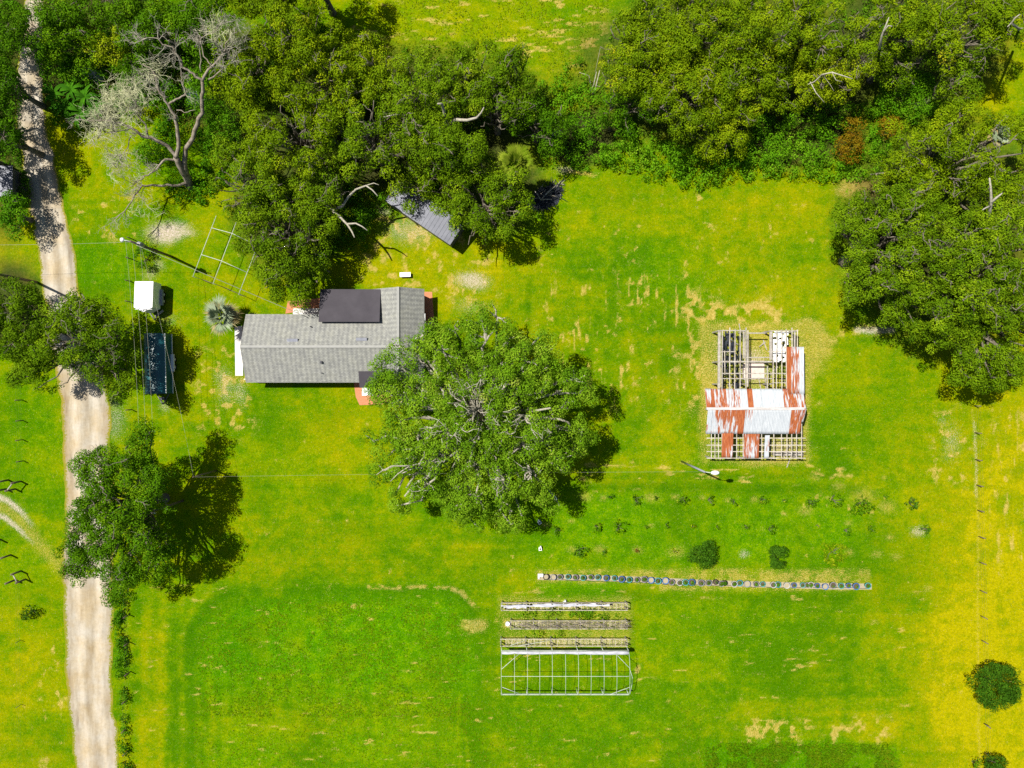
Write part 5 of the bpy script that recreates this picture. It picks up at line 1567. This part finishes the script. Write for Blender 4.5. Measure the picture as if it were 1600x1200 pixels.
# ---------------------------------------------------------------- hoop frame
def hoop_frame():
    SH, TH = 1.75, 2.7
    yS, yN = at(0, 1085, SH).y, at(0, 1017, SH).y
    yC = (yS + yN) / 2
    X0, X1 = at(783.5, 0, SH).x, at(982, 0, SH).x
    o = Vector(((X0 + X1) / 2, yC, 0)); root = empty('hoop_frame', o); tag(root, 'uncovered white hoop greenhouse frame beside the planter benches', 'greenhouse frame')
    x0, x1 = X0 - o.x, X1 - o.x; hw = (yN - yS) / 2
    src = None
    for k in range(11):
        x = x0 + (x1 - x0) * k / 10
        pts = [(0, hw * math.cos(math.pi * (1 - i / 14)), SH + (TH - SH) * math.sin(math.pi * i / 14) ** .8) for i in range(15)]
        if src is None:
            src = MB().tube(pts, .017, 6).build('hoop', M['pipe'], root); h = src
        else:
            h = src.copy(); COL.objects.link(h); h.parent = root
        h.location = (x + rnd.gauss(0, .03), 0, 0)
    for k in range(6):
        x = x0 + (x1 - x0) * k / 5
        for s in (-1, 1):
            MB().tube([(x, s * hw, -.2), (x, s * hw, SH + .05)], .04, 8).build('post', M['pipe'], root)
    MB().tube([(x0, 0, TH + .02), (x1 - .3, 0, TH + .02), (x1 + .15, 0, TH - .1)], .022, 6).build('ridge_pipe', M['pipe'], root)
    MB().box(((x0 + x1) / 2, -hw, SH - .06), (x1 - x0, .06, .28)).build('side_board', M['pipe'], root)
    MB().box(((x0 + x1) / 2, hw, SH - .06), (x1 - x0, .06, .24)).build('side_board', M['pipe'], root)
    r = MB(); r.tube([(x0 + (x1 - x0) * i / 20, hw - .14 + rnd.gauss(0, .02), SH + .18) for i in range(21)], [.15 + rnd.gauss(0, .015) + (.05 if i > 13 else 0) for i in range(21)], 10)
    r.build('rolled_cover', M['plastic_sheet'], root)
    for (xa, ya, xb, yb) in ((x0, hw * .3, x0 + 2.3, hw), (x0 + .1, -hw * .55, x0 + 2.2, -hw), (x1, hw * .35, x1 - 1.7, hw), (x1, -hw * .55, x1 - 2.0, -hw), (x1, hw * .3, x1 + .3, -hw * .1)):
        za = SH + (TH - SH) * (1 - (ya / hw) ** 2); zb = SH + (TH - SH) * (1 - (yb / hw) ** 2)
        MB().tube([(xa, ya, za), (xb, yb, zb)], .025, 6).build('brace', M['pipe'], root)
    MB().tube([(x1, hw * .3, TH - .2), (x1 + .35, -.25, TH - .7), (x1 + .38, -1.2, TH - .9), (x1 + .15, -hw, SH)], .025, 6).build('bent_pipe', M['pipe'], root)
hoop_frame()

# ---------------------------------------------------------------- planter benches
def bench(label, x0, x1, yt, yb, h, kind, seed):
    rg = random.Random(seed)
    a, b = at(x0, yb, h), at(x1, yt, h); c = (a + b) / 2; c.z = 0
    root = empty('planter_bench', c); tag(root, label, 'planter bench', 'timber planter benches by the hoop frame')
    Lx, Ly = b.x - a.x, b.y - a.y
    for s in (-1, 1):
        MB().box((0, s * Ly / 2, h), (Lx, .05, .12)).build('side_rail', M['pale_wood'], root)
    n = int(Lx / .62)
    for i in range(n + 1):
        x = -Lx / 2 + Lx * i / n
        MB().box((x + rg.gauss(0, .03), 0, h - .05), (.03, Ly - .08, .04)).build('slat', M['pale_wood'] if i % 3 else M['grey_wood'], root)
    for i in range(6):
        x = -Lx / 2 + Lx * i / 5 + (.08 if i == 0 else -.08 if i == 5 else 0)
        for s in (-1, 1):
            MB().box((x, s * (Ly / 2 - .09), h / 2 + .1), (.1, .1, h + .45)).build('leg', M['grey_wood'], root)
    if kind == 'plastic':
        for u0, u1, w, off in ((-.5, .05, .30, .1), (-.25, .25, .34, .22), (.0, .36, .22, .15), (-.48, -.30, .4, -.05)):
            pts = []; m = 24
            for i in range(m + 1):
                x = Lx * (u0 + (u1 - u0) * i / m); ww = w * (.5 + .5 * math.sin(i * .7 + seed)) * .32 + .05
                pts += [(x, off - ww + rg.gauss(0, .02), h + .06 + rg.random() * .06), (x, off + ww + rg.gauss(0, .02), h + .06 + rg.random() * .08)]
            MB().poly(pts, [(2 * i, 2 * i + 2, 2 * i + 3, 2 * i + 1) for i in range(m)], True).build('plastic_sheet', M['plastic_sheet'], root)
    if kind == 'stems':
        s = MB()
        for _ in range(190):
            x = rg.uniform(-Lx / 2, Lx / 2 - .3); y = rg.uniform(-Ly / 2 + .1, Ly / 2 - .1); L_ = rg.uniform(.4, 1.5); an = rg.gauss(0, .35)
            s.tube([(x, y, h + .03 + rg.random() * .1), (x + L_ * math.cos(an), max(-Ly / 2, min(Ly / 2, y + L_ * math.sin(an))), h + .05 + rg.random() * .2)], .014, 4)
        s.build('dry_stems', M['dry_stem'], root)
        s = MB()
        s.tube([(Lx / 2, -.35, h * .9), (Lx / 2 + .3, -.1, h * .9), (Lx / 2 + .42, .1, h * .9), (Lx / 2 + .25, .35, h * .9), (Lx / 2 - .1, .45, h * .9)], .02, 6)
        s.build('hose', M['black'], root)
    if kind == 'straw':
        s = MB(); s.tube([(-Lx * .36, -.35, h + .08), (-Lx * .1, .3, h + .1)], .02, 5); s.tube([(-Lx * .42, -.3, h + .08), (-Lx * .3, .3, h + .1)], .02, 5); s.build('loose_pipe', M['pipe'], root)
M['dry_stem'] = simple('grey_dry_stem', (.10, .085, .07), (.36, .31, .27), 5, .9, .1)
bench('planter bench strewn with white and blue plastic strips', 783, 980, 942, 953.5, 1.0, 'plastic', 41)
bench('planter bench filled with grey dry stems', 797, 980, 970, 982.5, 1.0, 'stems', 42)
bench('planter bench over straw, next to the white hoop frame', 781.5, 980, 998.5, 1009.5, 1.0, 'straw', 43)
b = at(793, 973); root = empty('bucket', b); tag(root, 'white bucket at the end of the dry stem bench', 'bucket')
MB().lathe([(.0, .0), (.19, .0), (.24, .42), (.22, .42), (.17, .05), (0, .05)], n=18).build('body', M['white_metal'], root)
MB().tube([(.24 * math.cos(a), .03, .42 + .2 * math.sin(a)) for a in np.linspace(0, math.pi, 9)], .012, 5).build('handle', M['dark_metal'], root)

# ---------------------------------------------------------------- the row of pots
sheet('gravel_strip', [(840, 897), (905, 898), (1000, 901), (1100, 906), (1200, 909), (1300, 911), (1362, 912), (1362, 921), (1300, 921), (1200, 918), (1100, 915), (1000, 910), (905, 907), (840, 906)], .015, M['gravel'], 'pale gravel strip beneath the row of pots', 'path')
ORD = ['first', 'second', 'third', 'fourth', 'fifth', 'sixth', 'seventh', 'eighth', 'ninth', 'tenth', 'eleventh', 'twelfth', 'thirteenth', 'fourteenth', 'fifteenth', 'sixteenth', 'seventeenth', 'eighteenth', 'nineteenth', 'twentieth',
       'twenty-first', 'twenty-second', 'twenty-third', 'twenty-fourth', 'twenty-fifth', 'twenty-sixth', 'twenty-seventh', 'twenty-eighth', 'twenty-ninth', 'thirtieth', 'thirty-first', 'thirty-second', 'thirty-third', 'thirty-fourth', 'thirty-fifth', 'thirty-sixth', 'thirty-seventh', 'thirty-eighth', 'thirty-ninth', 'fortieth', 'forty-first', 'forty-second', 'forty-third', 'forty-fourth', 'forty-fifth']
POTC = {'black': M['black'], 'blue': simple('blue_plastic', (.025, .10, .30), (.04, .15, .38), 4, .45, .4), 'teal': simple('teal_plastic', (.03, .25, .25), (.06, .34, .33), 4, .45, .4), 'white': simple('faded_white_plastic', (.30, .31, .30), (.46, .46, .44), 4, .5, .3), 'grey': simple('grey_plastic', (.16, .17, .19), (.24, .25, .27), 4, .5, .4)}
POTS = [(853, 'black', 0), (864.5, 'grey', 0), (875, 'grey', 1), (887.5, 'teal', 1), (899, 'grey', 1), (911, 'teal', 2), (923, 'grey', 2), (934, 'teal', 1), (947, 'blue', 1), (960, 'teal', 1), (971, 'blue', 1), (983, 'teal', 2), (995, 'grey', 2), (1006.5, 'grey', 2), (1017, 'blue', 0),
        (1028, 'teal', 1), (1039.5, 'blue', 0), (1049, 'grey', 1), (1062, 'white', 1), (1071, 'teal', 2), (1080.5, 'blue', 2), (1095, 'grey', 1), (1107, 'grey', 2), (1118, 'black', 1), (1127, 'grey', 2), (1131.5, None, 3), (1147, 'white', 2), (1155.5, 'teal', 1), (1167, 'grey', 0), (1181, 'grey', 2),
        (1191.5, 'teal', 1), (1208, 'white', 1), (1215, 'teal', 2), (1229, 'white', 0), (1240.5, 'blue', 1), (1254, 'teal', 1), (1261, 'grey', 2), (1266.5, 'white', 2), (1277, 'blue', 2), (1289, 'blue', 0), (1301, 'grey', 1), (1314, 'teal', 2), (1325.5, 'blue', 2), (1337, 'blue', 1), (1355.5, 'teal', 2)]
pot_mesh = {}
def pot(i, px, colour, plant):
    py = float(np.interp(px, [845, 950, 1000, 1050, 1100, 1200, 1360], [901, 903, 905, 909, 910.5, 913, 916]))
    b = at(px, py, .3); b.z = .015
    root = empty('potted_plant', b, rnd.uniform(0, 6.28))
    root.scale = (rnd.uniform(.82, 1.08),) * 3; b.y += rnd.gauss(0, .05); root.location = b
    word = {0: 'nearly empty', 1: 'sparsely planted', 2: 'leafy planted', 3: 'overflowing'}[plant]
    tag(root, f'{word} {colour or "hidden"} pot, {ORD[i]} from the white valve box in the pot row', 'potted plant', 'pots standing in the gravel row')
    colour = colour or 'black'
    if colour not in pot_mesh:
        p = MB(); p.lathe([(0, 0), (.26, 0), (.33, .40), (.36, .40), (.36, .44), (.30, .44), (.29, .34)], n=20)
        pot_mesh[colour] = p.build('pot', POTC[colour], root)
        MB().lathe([(0, .345), (.295, .34)], n=16).build('soil', M['soil'] if plant else M['gravel'], root)
    else:
        for src in ('pot',):
            o = pot_mesh[colour].copy(); COL.objects.link(o); o.parent = root
        MB().lathe([(0, .345), (.295, .34)], n=16).build('soil', M['soil'] if plant else M['gravel'], root)
    if plant:
        rg = np.random.default_rng(i + 900)
        C = np.array([[rg.normal() * .1, rg.normal() * .1, .45 + .25 * rg.random()] for _ in range(2 + 3 * plant)]); Rc = np.full(len(C), .07 + .05 * plant)
        C[:, :2] *= .7
        P, N, T = clump_leaves(C, Rc, np.full(len(C), .4 + .1 * rg.normal()), 320)
        leaf_mesh('plant', P, N, np.full(len(P), .13), np.full(len(P), .07), T, M['lush' if i % 3 else 'bush'], root)
for i, (px, c, pl) in enumerate(POTS): pot(i, px, c, pl)
def hose():
    xs = np.linspace(850, 1358, 60)
    pts = [at(x, float(np.interp(x, [845, 950, 1000, 1050, 1100, 1200, 1360], [905, 908, 910, 914, 914, 917, 919])) + rnd.gauss(0, .6)) for x in xs]
    b = pts[0].copy()
    o = MB().tube([p - b + Vector((0, 0, .04)) for p in pts], .025, 5).build('irrigation_hose', M['black'], None); o.location = b
    tag(o, 'black irrigation hose along the row of pots', 'hose')
hose()

def box_thing(name, label, cat, px, py, d, parts, group=None, rz=0):
    b = at(px, py); root = empty(name, b, rz); tag(root, label, cat, group)
    for nm, mt, c, dd in parts:
        MB().box(c, dd).build(nm, M[mat_] if (mat_ := mt) else None, root)
box_thing('valve_box', 'white valve box at the start of the pot row', 'valve box', 844.5, 899.5, None,
          [('body', 'white_metal', (0, .12, .15), (.55, .3, .3)), ('side_arm', 'white_metal', (-.2, -.14, .12), (.16, .22, .24)), ('lid', 'concrete', (0, .12, .315), (.6, .34, .03))])
MK = 'white marker boxes at the orchard row ends'
for px, py, rz, lab in ((844, 857, .1, 'white marker box on the lawn above the pot row'), (843, 816, .6, 'white marker box at the shadow tip of the huge oak'), (867, 778, .5, 'white marker box under the rim of the huge oak crown'), (882, 941, 0, 'white marker box beside the plastic strewn planter bench')):
    box_thing('marker_box', lab, 'marker box', px, py, None, [('body', 'white_metal', (0, 0, .16), (.34, .34, .32)), ('riser', 'white_metal', (.06, .24, .22), (.14, .16, .45)), ('cap', 'dark_metal', (0, 0, .335), (.2, .2, .03))], MK, rz)

# white block bench, tarp, heap
b = at(634, 430); root = empty('garden_bench', b, .03); tag(root, 'small white slab bench on the grass behind the house', 'bench')
MB().box((0, 0, .42), (1.2, .5, .09)).build('seat', M['white_metal'], root)
for s in (-1, 1): MB().box((s * .42, 0, .19), (.14, .42, .38)).build('leg', M['concrete'], root)
def tarp(label, px, py, sx, sy, h, mat, seed, rz=0):
    rg = random.Random(seed); b = at(px, py); root = empty('tarp_heap', b, rz); tag(root, label, 'tarp')
    n, m = 12, 9; pts = []
    for j in range(m + 1):
        for i in range(n + 1):
            u = i / n * 2 - 1; v = j / m * 2 - 1
            pts.append((u * sx, v * sy, max(.02, h * (1 - u ** 4) * (1 - v ** 4) * (.75 + .35 * rg.random()))))
    MB().poly(pts, [(j * (n + 1) + i, j * (n + 1) + i + 1, (j + 1) * (n + 1) + i + 1, (j + 1) * (n + 1) + i) for j in range(m) for i in range(n)]).build('cover', M[mat], root)
    MB().box((0, 0, h * .3), (sx * 1.5, sy * 1.5, h * .55)).build('load', M['grey_wood'], root)
tarp('white tarp covered heap beside the banana plants', 146, 118, 1.2, .6, 1.0, 'plastic_sheet', 1, -.4)
tarp('dark blue tarp heap beneath the dead tree limbs', 305, 155, .9, .8, .9, 'tarp_blue', 2, .2)
tarp('small grey tarp in the hollow beside the far meadow', 868, 210, .7, .4, .4, 'shed_roof', 3, .1)

def brush():
    b = at(853, 308); root = empty('brush_heap', b); tag(root, 'dark burnt brush heap with pale sticks at the lawn edge', 'brush heap')
    rg = random.Random(9); d = MB(); p = MB()
    for k in range(260):
        r = rg.random() ** .5; a = rg.uniform(0, 6.28); x, y = 2.0 * r * math.cos(a), 1.35 * r * math.sin(a)
        x, y = x * .9 - y * -.35, y + x * .35
        z = .9 * (1 - r * r) * rg.random(); an = rg.uniform(0, 6.28); L_ = rg.uniform(.4, 1.3)
        (d if k > 34 else p).tube([(x, y, z), (x + L_ * math.cos(an) * .5, y + L_ * math.sin(an) * .5, z + rg.uniform(.05, .35)), (x + L_ * math.cos(an), y + L_ * math.sin(an), max(.03, z + rg.uniform(-.1, .3)))], [.04, .03, .015], 4)
    for a, L_ in ((.75, 2.3), (.82, 1.9), (.0, 1.2), (2.2, 1.2)):
        p.tube([(-.6, -.5, .7), (-.6 + L_ * math.cos(a) * .5, -.5 + L_ * math.sin(a) * .5, 1.0), (-.6 + L_ * math.cos(a), -.5 + L_ * math.sin(a), .9)], [.06, .05, .03], 5)
    d.build('burnt_branches', M['tarp_black'], root); p.build('pale_sticks', M['twig'], root)
    pts = []
    n = 30
    for i in range(n):
        a = i * 6.283 / n; rr = 1 + rg.gauss(0, .08); pts.append((2.0 * rr * math.cos(a) * .95 - 1.3 * rr * math.sin(a) * -.2, 1.3 * rr * math.sin(a) + .45 * math.cos(a), .02))
    MB().poly(pts + [(0, 0, .35)], [(i, (i + 1) % n, n) for i in range(n)]).build('ash', M['tarp_black'], root)
brush()
